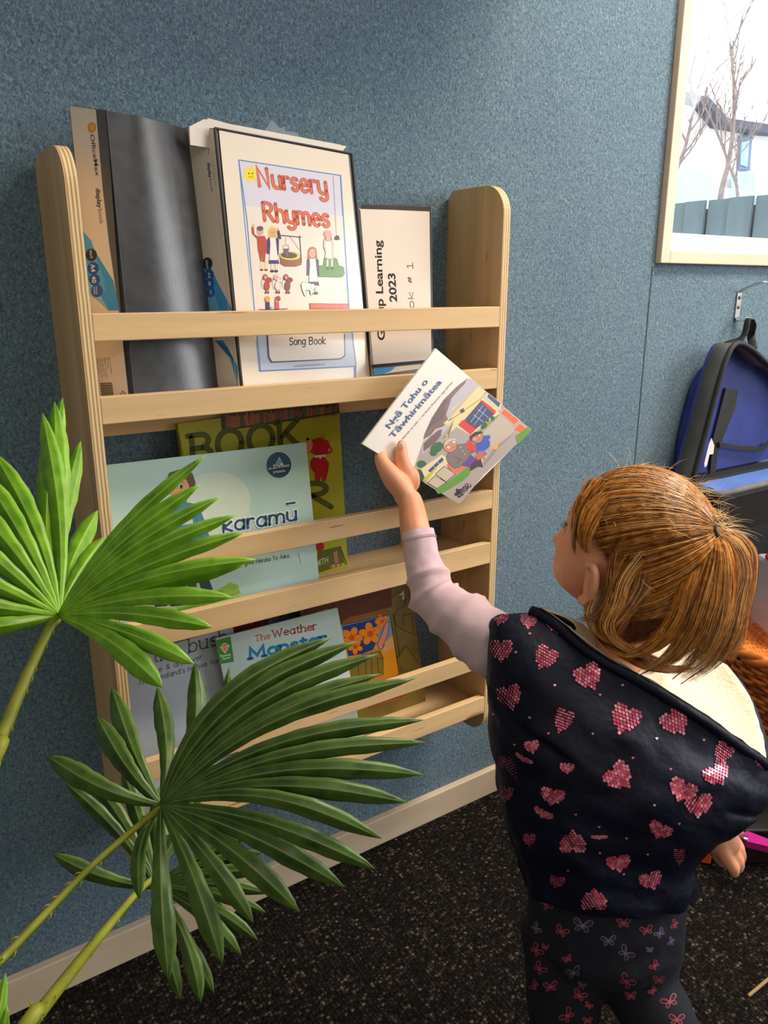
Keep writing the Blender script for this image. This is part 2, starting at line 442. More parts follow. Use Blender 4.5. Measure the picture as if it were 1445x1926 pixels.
def ply_edge_mat():
    m, n, l, b = newmat('plywood_edge')
    tc = n.new('ShaderNodeTexCoord'); mp = n.new('ShaderNodeMapping'); mp.inputs['Scale'].default_value = (1, 1, 1)
    l.new(tc.outputs['Object'], mp.inputs[0])
    wv = n.new('ShaderNodeTexWave'); wv.wave_type = 'BANDS'; wv.bands_direction = 'X'
    wv.inputs['Scale'].default_value = 75; wv.inputs['Distortion'].default_value = 0.7; wv.inputs['Detail'].default_value = 2
    wv.inputs['Detail Scale'].default_value = 0.6; wv.inputs['Phase Offset'].default_value = 1.3
    l.new(mp.outputs[0], wv.inputs['Vector'])
    ns = n.new('ShaderNodeTexNoise'); ns.inputs['Scale'].default_value = 1.0; ns.inputs['Detail'].default_value = 5
    mp2 = n.new('ShaderNodeMapping'); mp2.inputs['Scale'].default_value = (900, 60, 18)
    l.new(tc.outputs['Object'], mp2.inputs[0]); l.new(mp2.outputs[0], ns.inputs['Vector'])
    ad = n.new('ShaderNodeMath'); ad.operation = 'MULTIPLY_ADD'; ad.inputs[1].default_value = 0.7
    l.new(wv.outputs['Fac'], ad.inputs[0]); 
    m3 = n.new('ShaderNodeMath'); m3.operation = 'MULTIPLY'; m3.inputs[1].default_value = 0.35; l.new(ns.outputs['Fac'], m3.inputs[0])
    l.new(m3.outputs[0], ad.inputs[2])
    cr = n.new('ShaderNodeValToRGB'); e = cr.color_ramp.elements
    e[0].position = 0.15; e[0].color = S((184, 132, 72)); e[1].position = 0.72; e[1].color = S((246, 218, 168))
    l.new(ad.outputs[0], cr.inputs[0]); l.new(cr.outputs[0], b.inputs['Base Color']); b.inputs['Roughness'].default_value = 0.6
    return m
M = {}
M['felt'] = felt_mat(); M['carpet'] = carpet_mat()
M['pine_x'] = wood_mat('pine_slat', (242, 202, 148), (176, 122, 66), 0)
M['pine_z'] = wood_mat('pine_panel', (226, 186, 134), (190, 140, 84), 2)
M['ply'] = ply_edge_mat()
M['ceil'] = tex_mat('white_ceiling_board', (220,218,212), (232,230,225), nscale=40, rough=0.9)
M['plaster'] = tex_mat('pale_painted_wall', (205,203,196), (218,216,210), nscale=8, rough=0.9)
M['trimpaint'] = tex_mat('cream_painted_trim', (222,194,166), (232,206,178), nscale=3, rough=0.45)
M['board'] = tex_mat('scuffed_cream_skirting', (214,190,160), (228,206,178), scale=(1,1,3), nscale=4, detail=8, rough=0.5, lo=.35, hi=.6)
M['white'] = tex_mat('white_vinyl', (236,238,244), (246,247,250), nscale=3, rough=0.35)

# ------------------------------------------------------------------ room shell
XL, XR, YF, ZC, WT = -1.7, 3.2, -3.4, 2.45, 0.12
wx0, wz0 = P(1251, 472, 0).x, P(1251, 472, 0).z
wx1, wz1 = 2.75, 2.05
mb = MB(); mb.box((XL-.12, YF-.12, -.1), (XR+.12, WT, 0), M['carpet'])
struct(mb.build('floor', origin=(0,0,0)))
mb = MB(); mb.box((XL-.12, YF-.12, ZC), (XR+.12, WT, ZC+.1), M['ceil']); struct(mb.build('ceiling'))
mb = MB()
mb.add([(XL,0,0),(XR,0,0),(XR,0,ZC),(XL,0,ZC),(wx0,0,wz0),(wx1,0,wz0),(wx1,0,wz1),(wx0,0,wz1)],
       [(0,1,5,4),(1,2,6,5),(2,3,7,6),(3,0,4,7)], M['felt'])
mb.add([(XL,WT,0),(XR,WT,0),(XR,WT,ZC),(XL,WT,ZC),(wx0,WT,wz0),(wx1,WT,wz0),(wx1,WT,wz1),(wx0,WT,wz1)],
       [(4,5,1,0),(5,6,2,1),(6,7,3,2),(7,4,0,3)], M['plaster'])
mb.add([(wx0,0,wz0),(wx1,0,wz0),(wx1,0,wz1),(wx0,0,wz1),(wx0,WT,wz0),(wx1,WT,wz0),(wx1,WT,wz1),(wx0,WT,wz1)],
       [(0,1,5,4),(1,2,6,5),(2,3,7,6),(3,0,4,7)], M['white'])
mb.add([(XL,0,0),(XR,0,0),(XR,WT,0),(XL,WT,0),(XL,0,ZC),(XR,0,ZC),(XR,WT,ZC),(XL,WT,ZC)],
       [(0,3,2,1),(4,5,6,7),(0,4,7,3),(1,2,6,5)], M['felt'])
wall = struct(mb.build('wall_back', fix=True, origin=(0,0,0)))
mb = MB(); mb.box((XL-.12, YF-.12, 0), (XL, WT, ZC), M['plaster']); struct(mb.build('wall_left'))
mb = MB(); mb.box((XL, YF-.12, 0), (XR, YF, ZC), M['plaster']); struct(mb.build('wall_front'))
mb = MB(); mb.box((XR, YF-.12, 0), (XR+.12, WT, ZC), M['plaster']); struct(mb.build('wall_right'))
# skirting
bz = P(300, P and 1710, 0).z
zt = 0.5*(P(0,1840,0).z + P(930,1437,0).z)
mb = MB(); mb.box((XL, -.014, 0), (XR, 0, zt), M['board']); struct(mb.build('baseboard_back', bevel=.002))
# thin seam cover between two felt sheets
a = P(1222, 560, 0); b_ = P(1204, 745, 0)
mb = MB(); mb.box((a.x-.0012, -.0012, zt), (a.x+.0012, 0, wz0-.03), mat((78,94,104), .9)); struct(mb.build('trim_1'))

# window of the back wall
t0 = P(1232, 495, 0)
tw = wx0-t0.x; tb = wz0-t0.z
mb = MB()
for lo, hi in (((t0.x, -.014, t0.z), (wx0, 0, wz1+tw)), ((wx0, -.014, t0.z), (wx1, 0, wz0)),
               ((wx1, -.014, t0.z), (wx1+tw, 0, wz1+tw)), ((wx0, -.014, wz1), (wx1, 0, wz1+tw))):
    mb.box(lo, hi, M['trimpaint'])
wtrim = struct(mb.build('window_1', bevel=.0015))
mb = MB(); q = P(1256, 437, .05)
mb.box((wx0, .05, wz0), (wx1, .10, q.z), M['white']); mb.box((wx0, .05, wz1-.045), (wx1, .10, wz1), M['white'])
mb.box((wx0, .05, q.z), (wx0+.04, .10, wz1-.045), M['white']); mb.box((wx1-.04, .05, q.z), (wx1, .10, wz1-.045), M['white'])
mb.box((wx0+.04, .04, wz0), (wx1-.04, .05, wz0+(q.z-wz0)*.35), M['white'])
mb.build('window_sash', wtrim, bevel=.003)
gm, gn, gl, gb = newmat('window_glass')
tr = gn.new('ShaderNodeBsdfTransparent'); gs = gn.new('ShaderNodeBsdfGlossy'); gs.inputs['Roughness'].default_value = 0.02
ms = gn.new('ShaderNodeMixShader'); ms.inputs[0].default_value = 0.04
gl.new(tr.outputs[0], ms.inputs[1]); gl.new(gs.outputs[0], ms.inputs[2]); gl.new(ms.outputs[0], gn['Material Output'].inputs[0])
mb = MB(); mb.box((wx0+.035, .073, q.z-.005), (wx1-.035, .077, wz1-.04), gm); mb.build('window_pane', wtrim)

# invented shallow cupboard, unseen above the view, added to shade the upper felt
wc = thing('shade_cupboard', 'added unseen white cupboard that shades the upper wall above the bookshelf', 'cupboard', (-.1, 0, 1.53))
mb = MB(); mb.box((-1.1, -.24, 1.53), (.98, 0, 1.95), M['white']); mb.build('shade_carcass', wc, bevel=.003)
for k in range(4): mb = MB(); mb.box((-1.09+k*.519, -.256, 1.54), (-.58+k*.519, -.24, 1.94), M['white']); mb.build('shade_door', wc, bevel=.002)
# ceiling lamps (housings of the lamps that light the room)
for k, (x, y, lab) in enumerate(((1.75, -.85, 'flat ceiling light panel over the bookshelf'), (-.5, -2.4, 'flat ceiling light panel at the rear of the room'))):
    mb = MB(); mb.box((x-.62, y-.27, ZC-.025), (x+.62, y+.27, ZC), M['white'])
    tag(mb.build('ceiling_light'), lab, 'ceiling light', 'ceiling light panels')

# ------------------------------------------------------------------ outside the window
M['fence'] = tex_mat('painted_grey_blue_fence', (84,104,112), (112,134,142), scale=(1,1,.3), nscale=5, detail=6, rough=0.8)
M['fence_dk'] = mat((70,82,86), .8)
fence = thing('paling_fence', 'grey blue vertical board fence outside the window', 'fence')
def fence_at(u):
    v = 383 + (365-383)*(u-1258)/(1445-1258); r = ray(u, v); d = (1.55-CAM_Z)/r.z; p = CAM + r*d; return p
f0 = fence_at(1240); f1 = fence_at(1520); f0.z = f1.z = 0
fence.location = (f0+f1)/2
fd = (f1-f0); flen = fd.length; fd.normalize(); fn = Vector((-fd.y, fd.x, 0))
us = [1212, 1252, 1289, 1328, 1371, 1418, 1468, 1522]
for k in range(len(us)-1):
    A = fence_at(us[k]); B = fence_at(us[k+1]); g = fd*.014
    off = fn*(0.03 if k % 2 else 0.0)
    A = Vector((A.x, A.y, -0.4))+off+g*.3; B = Vector((B.x, B.y, -0.4))+off-g*.3
    mb = MB(); mb.slab([A, B, B+ZV*1.95, A+ZV*1.95], fn*.022, M['fence']); mb.build('board', fence)
bw = .235
for sgn, e0, cnt in ((1, fence_at(1522), 22), (-1, fence_at(1212), 8)):
    for k in range(cnt):
        A = Vector((e0.x, e0.y, -.4))+fd*sgn*(bw*k+.004)+fn*(0.03 if k % 2 else 0.0); B = A+fd*sgn*(bw-.008)
        mb = MB(); mb.slab([A, B, B+ZV*1.95, A+ZV*1.95] if sgn > 0 else [B, A, A+ZV*1.95, B+ZV*1.95], fn*.022, M['fence']); mb.build('board', fence)
f0 = f0-fd*2.0; f1 = f1+fd*5.2
A = f0+fn*.06; B = f1+fn*.06
for z in (.1, 1.2):
    mb = MB(); mb.slab([A+ZV*z, B+ZV*z, B+ZV*(z+.09), A+ZV*(z+.09)], fn*.04, M['fence_dk']); mb.build('rail', fence)
mb = MB(); mb.slab([A-ZV*.35, B-ZV*.35, B+ZV*1.50, A+ZV*1.50], fn*.012, M['fence_dk']); mb.build('backing_sheet', fence)
mb = MB(); mb.box((-8, .3, -.5), (40, 40, -.42), tex_mat('outdoor_ground', (150,150,145), (180,180,175), nscale=2, rough=.9))
struct(mb.build('ground'))

bld = thing('neighbour_building', 'white neighbouring building with a dark sloping roof edge beyond the fence', 'building', (16, 12, -.42))
Y = 11.0
mw = tex_mat('white_render', (226,226,226), (236,236,236), nscale=1, rough=.9); md = mat((66,72,92), .7)
def prism(pts, y0, y1, m, name, parent):
    mb = MB(); mb.slab([P(u, v, y0) for u, v in pts], Vector((0, y1-y0, 0)), m, None); return mb.build(name, parent)
prism([(1180,520),(1180,160),(1277,180),(1332,194),(1366,236),(1445,250),(1800,272),(1800,540)], Y, Y+5, mw, 'wall', bld)
prism([(1180,150),(1277,168),(1335,183),(1370,222),(1445,233),(1800,255),(1800,272),(1445,250),(1366,236),(1332,194),(1277,180),(1180,160)], Y-.4, Y+5.2, md, 'roof', bld)
prism([(1393,256),(1416,250),(1411,322),(1390,318)], Y-.06, Y, mat((90,120,160), .2), 'window', bld)
prism([(1396,268),(1410,264),(1406,314),(1394,310)], Y-.09, Y-.06, mat((150,205,225), .1), 'window', bld)
prism([(1421,320),(1520,306),(1520,380),(1421,372)], Y-.8, Y-.2, mat((196,232,232), .6), 'water_tank', bld)
prism([(1180,300),(1262,310),(1335,326),(1356,352),(1418,360),(1418,400),(1180,400)], Y-1.6, Y-.9, mat((176,196,216), .7), 'shed_roof', bld)

def bare_tree(label, pts, dep, seed, r0):
    "trunk through photo-traced points at one distance, random twigs around it"
    rr = random.Random(seed); mb = MB(); m = tex_mat('pale_bark', (112,98,96), (150,136,132), nscale=20, rough=.9)
    tp = [Q(u, v, dep) for u, v in pts]
    tp = [Vector(p) for p in spline([tuple(p) for p in tp], 4)]; n = len(tp)
    mb.tube(tp, [r0*(1-.85*i/(n-1)) for i in range(n)], m, seg=6)
    def branch(p, d, L, r, lev):
        q = [p]; dd = d.copy()
        for i in range(5):
            dd = (dd + Vector((rr.uniform(-.16,.16), rr.uniform(-.16,.16), rr.uniform(-.02,.2)))).normalized()
            q.append(q[-1]+dd*L/5)
        mb.tube(q, [r*(1-.8*i/5) for i in range(6)], m, seg=4, cap=False)
        if lev:
            for i in range(2, 6):
                for s_ in (0, 1):
                    if rr.random() < .8:
                        b = dd + Vector((rr.uniform(-.9,.9), rr.uniform(-.5,.5), rr.uniform(-.1,.6)))
                        branch(q[i], b.normalized(), L*rr.uniform(.35,.6), r*.55, lev-1)
    for i in range(int(n*.28), n, 1):
        b = Vector((rr.uniform(-1,1), rr.uniform(-.6,.6), rr.uniform(.5,1.3))).normalized()
        branch(tp[i], b, rr.uniform(.3,.6)*dep/8, r0*.34, 1)
    o = mb.build('bare_tree'); tag(o, label, 'tree', 'bare trees beyond the fence'); return o
bare_tree('leaning bare tree nearest the left window edge, trunk sloping up to the right', [(1228,470),(1243,385),(1285,290),(1303,215),(1313,165)], 8.2, 3, .036)
bare_tree('taller bare tree with an upright trunk reaching out of the window top', [(1350,470),(1356,368),(1372,300),(1381,215),(1378,120),(1366,20),(1362,-90)], 10.2, 5, .044)
bare_tree('thin forked bare tree between the leaning one and the upright one', [(1372,470),(1388,370),(1372,310),(1345,240),(1320,190),(1300,160)], 12.4, 11, .034)

# ------------------------------------------------------------------ wall bookshelf
PX0, PX1, PX2, PX3 = .2146, .2278, .8220, .8352
shelf = thing('wall_bookshelf', 'pale pine and plywood front-facing bookshelf fixed to the blue felt wall', 'bookshelf', (.525, 0, .24))
FY = -.131
for x0, x1 in ((PX0, PX1), (PX2, PX3)):
    zt_, zb_, r = 1.142, .243, .042
    out = [(0, zb_+.0), (0, zt_-.012), (-.012, zt_)]
    out += [(FY+r - r*math.sin(math.radians(t)), zt_-r + r*math.cos(math.radians(t))) for t in range(0, 91, 10)]
    out += [(FY+r - r*math.cos(math.radians(t)), zb_+r - r*math.sin(math.radians(t))) for t in range(0, 91, 10)]
    mb = MB(); mb.slab([(x0, y, z) for y, z in out], Vector((x1-x0, 0, 0)), M['pine_z'], M['ply'])
    o = mb.build('side_panel', shelf, bevel=.0012)
for zb, zt_ in ((.940, .970), (.848, .879), (.656, .687), (.563, .599), (.376, .406), (.287, .319)):
    mb = MB(); mb.box((PX1, FY, zb), (PX2, FY+.012, zt_), M['pine_x']); mb.build('slat', shelf, bevel=.0012)
for zt_ in (.861, .576, .300):
    mb = MB(); mb.box((PX1, FY+.012, zt_-.013), (PX2, 0, zt_), M['pine_x']); mb.build('shelf_board', shelf, bevel=.0008)
for zt_ in (.848, .563, .287):
    mb = MB(); mb.box((PX1, -.014, zt_-.035), (PX2, 0, zt_), M['pine_x']); r_ = mb.build('back_rail', shelf, bevel=.001)
    for x in (.29, .76):
        mb = MB(); mb.ball((x, -.0145, zt_-.012), (.0045, .0022, .0045), mat((190,190,185), .25, metal=1), 12, 6)
        mb.build('screw', r_, smooth=True)
# ------------------------------------------------------------------ books: covers traced in close-up coordinates
def T(ox, oy, s):
    return lambda *pts: [(ox+x/s, oy+y/s) for x, y in pts]
Z1 = T(50,180,3.6125); Z2 = T(400,200,3.211); Z3 = T(160,740,2.676); Z4 = T(660,640,4.014); Z5 = T(180,1080,1.901)
ZN = T(440,300,6.02); ZB = T(560,1080,5.35); Z7 = T(60,540,4.817)
def L(z, x, y): return z((x, y))[0]
def shelf_plane(yb, zb, yt, zt):
    n = Vector((1,0,0)).cross(Vector((0, yt-yb, zt-zb))).normalized()
    return Vector((0, yb, zb)), n
def hit(o, n, u, v, h=0.0):
    d = ray(u, v)
    if n.dot(-d) < 0: n = -n
    return CAM + d*((o+n*h-CAM).dot(n)/d.dot(n))
def down_to(a, b, z):           # continue the line a->b until height z
    t = (z-a.z)/(b.z-a.z); return a+(b-a)*t
COVER_BLACK = tex_mat('black_plastic_cover', (58,58,62), (74,75,80), nscale=60, rough=0.32, bump=.15, bscale=400, dist=.0004, spec=.6)
PAPER = tex_mat('paper_edges', (214,206,194), (236,230,220), scale=(1,1,300), nscale=4, rough=.8)
POCKET = mat((240,224,206), .16, 'sheet_in_glossy_pocket', spec=.6)
DGREY = (84,82,84); INK = (38,34,34); CREAM = (238,222,204)

def slab_book(name, label, corners, thick, m_cover, m_edge, o, n, parent=None, cat='book', group=None, zfloor=None):
    "book body: front quad (photo corners TL TR BR BL on plane) with thickness behind; bottom edge dropped to zfloor"
    t = thing(name, label, cat, (0,0,0), group)
    nn = n if n.dot(CAM-o) > 0 else -n
    c = [hit(o, nn, *p) for p in corners]
    if zfloor is not None: c[2] = down_to(c[1], c[2], zfloor); c[3] = down_to(c[0], c[3], zfloor)
    t.location = (c[2]+c[3])/2
    mb = MB(); e = .0007
    mb.slab([c[0], c[3], c[2], c[1]], -nn*e*1.6, m_cover)
    mb.build('cover', t, bevel=.0003)
    ins = [c[0]+(c[2]-c[0])*.012, c[3]+(c[1]-c[3])*.012, c[2]+(c[0]-c[2])*.012, c[1]+(c[3]-c[1])*.012]
    mb = MB(); mb.slab([p-nn*e*1.6 for p in ins], -nn*(thick-e*3.2), m_edge); mb.build('pages', t)
    mb = MB(); mb.slab([p-nn*(thick-e*1.6) for p in (c[0], c[3], c[2], c[1])], -nn*e*1.6, m_cover); mb.build('back_cover', t)
    return t, nn

# ---- black display book at the left, spine label towards the camera
def display_book(label, s_tl, s_tr, s_bl, s_br, cover_top, cover_bot, zf, back, cat='display book', flat=False):
    "spine quad corners = (u, v, y); cover_* = list of (u, v, y) from the spine to the free edge"
    t = thing('display_book', label, cat, (0,0,0), 'plastic display books on the top shelf')
    a = [P(*s_tl), P(*s_tr)] + [P(*q) for q in cover_top]
    b = [P(*s_bl), P(*s_br)] + [P(*q) for q in cover_bot]
    b = [down_to(p, q, zf) for p, q in zip(a, b)]
    if flat: a[2] = (a[1]+a[3])/2; b[3] = b[1]+(a[3]-a[1]); b[2] = (b[1]+b[3])/2
    t.location = sum(b, Vector())/len(b)
    sa = [Vector(p) for p in spline([tuple(p) for p in a[1:]], 14)]; sb = [Vector(p) for p in spline([tuple(p) for p in b[1:]], 14)]
    def ringpts(p0, curve, off):
        front = [p0]+curve; bk = [p+off for p in reversed(curve[2:])]; return front+bk
    off = Vector(back)
    ra = ringpts(a[0], sa, off); rb = ringpts(b[0], sb, off)
    mb = MB(); N = 8
    mb.loft([[pb+(pa-pb)*(i/N) for pa, pb in zip(ra, rb)] for i in range(N+1)], COVER_BLACK)
    mb.build('cover', t)
    return t, a, b
tb_, a, b = display_book('black display book with a bare curved cover, leftmost on the top shelf',
    (130,198,-.024), (200,208,-.062), (186,745,-.088), (252,744,-.1165),
    [(262,219,-.071), (312,232,-.055), (352,243,-.026)], [(320,741,-.1165), (380,737,-.107), (430,733,-.08)], .8615, (-.004, .012, 0))
n_ = plane_n(a[0], a[1], b[0]); A = Art(a[0], n_, .4)
A.poly([(131,199), (181,206), (197,330), (242,745), (187,747)], CREAM)
A.poly(Z1((470,90),(540,98),(640,1460),(640,1500),(632,1500),(560,1000),(518,640)), (96,95,98))
A.poly(Z1((378,915),(480,1080),(592,1260),(632,1460),(560,1460),(490,1380),(420,1340),(405,1150)), (64,160,222))
A.poly(Z1((378,915),(440,985),(520,1240),(540,1330),(470,1310),(408,1180)), (96,176,222))
A.poly(Z1((405,1240),(470,1310),(560,1460),(490,1400),(420,1340)), (150,200,222))
A.line(Z1((425,1345),(500,1400),(560,1462)), (120,110,110), .7); A.line(Z1((440,1380),(520,1462)), (120,110,110), .5)
A.poly(Z1((420,1345),(500,1405),(552,1462),(432,1462)), CREAM)
for x, y, r, c in ((440,1082,42,(60,54,60)), (452,1172,42,(44,92,170)), (462,1250,40,(44,92,170)), (478,1325,44,(50,100,176))):
    p = L(Z1, x, y); A.ell(p[0], p[1], r/3.6125*.92, r/3.6125*1.02, c)
A.ell(*L(Z1,443,216), 8, 10, (226,152,50)); A.ell(*L(Z1,447,214), 4.5, 7, (238,176,84)); A.line(Z1((428,200),(455,232)), (250,214,150), .8)
W_ = (240,238,236)
A.text('OfficeMax', L(Z1,432,262), L(Z1,470,548), (7.5,-.6), (64,58,58), .012)
A.text('display', L(Z1,470,630), L(Z1,484,765), (8.5,-.8), (70,66,68), .03)
A.text('book', L(Z1,486,770), L(Z1,496,874), (8.5,-.8), (90,86,88), 0)
A.text('black', L(Z1,428,1052), L(Z1,436,1108), (4.6,-.5), W_, .01)
A.text('A4', L(Z1,434,1145), L(Z1,440,1198), (8.2,-.8), W_, .02)
A.text('40', L(Z1,442,1226), L(Z1,446,1274), (8.2,-.8), W_, .02)
A.text('insert', L(Z1,468,1296), L(Z1,472,1352), (4,-.4), W_, 0); A.text('cover', L(Z1,452,1298), L(Z1,458,1352), (4,-.4), W_, 0)
for k, (tx, y0, y1) in enumerate((('Barcode: item 0106210', 640, 785), ('Made in China', 640, 735), ('Distributed in New Zealand by:', 642, 830), ('Office supply Zealand Ltd', 644, 810), ('92 East Tamaki Drive, East', 646, 818), ('PO Box Manukau 2013', 646, 790))):
    x = 697-k*22
    A.text(tx, L(Z7, x, y0), L(Z7, x+ (y1-y0)*.14, y1), (2.6,-.3), (100,88,84), 0)
for k in range(22):
    y = 868+k*5.8; w = (1.5, .6, .9, .5)[(k*7) % 4]
    A.line(Z7((618+k*.7, y+4), (728+k*.7, y)), (90,84,82), w*.9, round_=False)
A.line(Z7((800,975),(822,940),(850,970)), (80,74,72), 1.2); A.line(Z7((812,985),(800,975)), (80,74,72), 1.2); A.line(Z7((832,985),(845,982)), (80,74,72), 1.2)
A.build('spine_label', tb_)
mb = MB(); mb.tube([P(200,208,-.0625)+Vector((-.0003,-.0006,.0005)), b[1]+Vector((-.0003,-.0006,.001))], .0009, mat((30,30,32), .4), 6); mb.build('spine_seam', tb_)

# ---- thick display book with the song sheet
nb_, a, b = display_book('thick display book with song book cover sheet and loose pages at its top',
    (348,240,-.022), (404,241,-.062), (404,732,-.086), (456,729,-.1165),
    [(533,265,-.051), (662,289,-.040)], [(580,722,-.1110), (702,716,-.1055)], .8615, (.0, .024, 0), flat=True)
n_ = plane_n(a[0], a[1], b[0]); A = Art(a[0], n_, .4)
A.poly([(349,241), (401,242), (452,730), (405,732)], (232,216,196))
A.poly(Z1((1175,1085),(1240,1140),(1310,1290),(1400,1458),(1222,1458)), (64,160,222))
A.poly(Z1((1190,1130),(1262,1300),(1310,1458),(1218,1458)), (110,186,226))
A.poly([(405,640),(428,652),(447,690),(447,728),(432,668),(420,640)], (64,160,222))
A.line([(405,640),(430,672),(447,704)], (110,104,104), .6)
for x, y, r, c in ((1230,1140,38,(60,54,60)), (1242,1216,34,(44,92,170)), (1244,1275,34,(44,92,170)), (1250,1335,32,(50,100,176))):
    p = L(Z1, x, y); A.ell(p[0], p[1], r/3.6125*.9, r/3.6125*1.1, c)
A.ell(*L(Z1,1221,263), 3.6, 5, (222,150,52))
A.text('OfficeMax', L(Z1,1218,282), L(Z1,1236,402), (4.2,-.4), (110,98,92), .0)
A.text('display', L(Z1,1228,455), L(Z1,1240,560), (5.6,-.5), (56,52,54), .03); A.text('book', L(Z1,1241,565), L(Z1,1254,655), (5.6,-.5), (88,82,84), 0)
A.text('non-refillable', L(Z1,1262,455), L(Z1,1278,608), (2.8,-.3), (120,120,140), 0)
A.text('black', L(Z1,1217,1120), L(Z1,1226,1180), (4.4,-.4), W_, .01); A.text('A4', L(Z1,1232,1200), L(Z1,1234,1240), (5,-.4), W_, .02)
A.text('40', L(Z1,1234,1260), L(Z1,1237,1292), (5,-.4), W_, .02); A.line(Z1((1246,1320),(1250,1352)), W_, 1); A.line(Z1((1256,1320),(1258,1350)), W_, 1)
A.line([(394,241),(446,731)], (214,198,182), 1.2)
A.build('spine_label', nb_)
n_ = plane_n(a[1], a[-1], b[1]); A = Art(a[1], n_, .16, eps=.0014)
A.poly([(412,245),(655,291),(697,717),(458,729)], POCKET)
BL = (104,138,192)
A.poly(ZN((48,3),(1215,178),(1312,1700),(1370,2600)) + [(671,690),(487,699)], BL)
A.poly(ZN((60,14),(1200,188),(1290,1700)) + [(669,688),(490,697)], (220,214,228))
A.poly(ZN((120,520),(1232,640),(1290,1700)) + [(661,640),(480,640)], (238,224,212))
A.poly([(477,600),(663,600),(669,688),(490,697)], (196,206,228))
A.line(ZN((66,12),(1206,190),(1300,1700)) + [(670,689),(489,698),(479,600)] + ZN((66,12)), (236,230,236), .9)
A.line(ZN((60,6),(1212,182)), BL, 2.2); A.line(ZN((56,6),(150,700),(232,1700))+[(490,698)], BL, 2.2); A.line(ZN((1210,182),(1306,1690))+[(670,689)], BL, 2.2); A.line([(489,698),(670,689)], BL, 2.6)
# star
def star(cx, cy, r1, r2, k, rot, c, ln=None):
    A.poly([(cx+(r1 if i % 2 == 0 else r2)*math.cos(math.radians(rot+180*i/k)), cy+(r1 if i % 2 == 0 else r2)*1.1*math.sin(math.radians(rot+180*i/k))) for i in range(2*k)], c, ln, .4)
star(*L(ZN,188,168), 18, 9, 6, -78, (246,208,120)); star(*L(ZN,190,165), 16, 8.5, 6, -70, (244,220,60))
for x in (170,210): A.ell(*L(ZN,x,158), 1, 1.8, INK)
A.line(ZN((165,185),(180,202),(200,202),(216,185)), INK, .8)
SAL = (232,120,96)
A.hand('Nursery', L(ZN,292,300), L(ZN,1068,400), (-5,-35), SAL, 5.0, line=(96,52,48), lw=.8)
A.hand('Rhymes', L(ZN,350,690), L(ZN,1090,765), (-4,-33.5), SAL, 5.0, line=(96,52,48), lw=.8)
SK = (226,178,160); OUT = (96,70,66); NV = (84,78,120)
# boy in red
A.poly(ZN((198,765),(225,762),(232,845),(270,870),(345,865),(375,920),(385,1050),(360,1060),(350,1160),(320,1160),(320,1060),(312,1150),(300,1155),(270,1015),(262,900),(205,840)), (190,92,74), OUT, .4)
for x in (300, 350): A.poly(ZN((x,1155),(x+26,1155),(x+24,1240),(x+2,1240)), (240,226,160), OUT, .3); A.ell(*L(ZN,x+14,1250), 3.6, 2, (150,80,66))
A.ell(*L(ZN,296,812), 5.8, 8, SK, line=OUT, lw=.4); A.ell(*L(ZN,296,780), 6.4, 4.6, (120,98,104)); A.ell(*L(ZN,218,750), 2.6, 3, SK)
for x in (284,306): A.ell(*L(ZN,x,806), .7, 1, INK)
A.line(ZN((286,832),(306,832)), (170,80,70), .7)
# girls in pinafores
def girl(ox, oy, hair, s=1.0, hy=1.0):
    f = lambda *p: [L(ZN, ox+x*s, oy+y*s*hy) for x, y in p]
    A.poly(f((-55,120),(-20,90),(40,90),(75,130),(72,300),(52,300),(80,400),(-40,400),(-32,290),(-58,290)), NV, OUT, .4)
    A.poly(f((-28,100),(38,100),(46,180),(66,360),(-34,360),(-22,180)), (240,232,228), OUT, .35)
    A.ell(*f((4,45))[0], 8.4*s, 11*s, hair); A.ell(*f((4,20))[0], 7.5*s, 7*s, hair)
    A.poly(f((-44,20),(-30,100),(-50,110)), hair); A.poly(f((50,20),(42,110),(60,110)), hair)
    A.ell(*f((4,48))[0], 6*s, 8.2*s, SK, line=OUT, lw=.3)
    for x in (-8,16): A.ell(*f((x,44))[0], .7, 1, INK)
    A.line(f((-6,68),(4,72),(14,68)), (170,80,70), .6)
    for x in (-2,44):
        A.poly(f((x-12,400),(x+14,400),(x+12,470),(x-10,470)), (238,226,214), OUT, .3); A.ell(*f((x,485))[0], 3.8*s, 2.4*s, (78,66,66))
girl(435, 780, (240,214,70)); A.poly(ZN((500,900),(540,900),(515,800),(490,800)), NV); A.ell(*L(ZN,496,790), 2.6, 3, SK)
girl(885, 1010, (206,120,70), 1.04)
# well with bucket
A.line(ZN((505,855),(765,880)), (96,86,84), 1.6); A.line(ZN((745,860),(768,1165)), (96,86,84), 1.5); A.line(ZN((635,870),(750,1030)), (120,110,108), .5)
A.poly(ZN((520,1080),(530,1180),(580,1208),(700,1210),(765,1190),(755,1090)), (158,104,78), OUT, .5); A.ell(*L(ZN,635,1092), 19.6, 8, (234,214,90), 4, OUT, .5)
A.ell(*L(ZN,625,1085), 15.5, 5.6, (104,88,84), 3, OUT, .4)
A.line(ZN((588,880),(588,960)), (110,100,100), .5); A.line(ZN((558,1010),(562,975),(588,962),(618,975),(625,1010)), (120,110,110), .6)
A.poly(ZN((562,1010),(625,1010),(612,1060),(590,1080),(574,1060)), (116,106,108), OUT, .4); A.poly(ZN((595,1050),(612,1050),(610,1100),(600,1100)), (140,124,120))
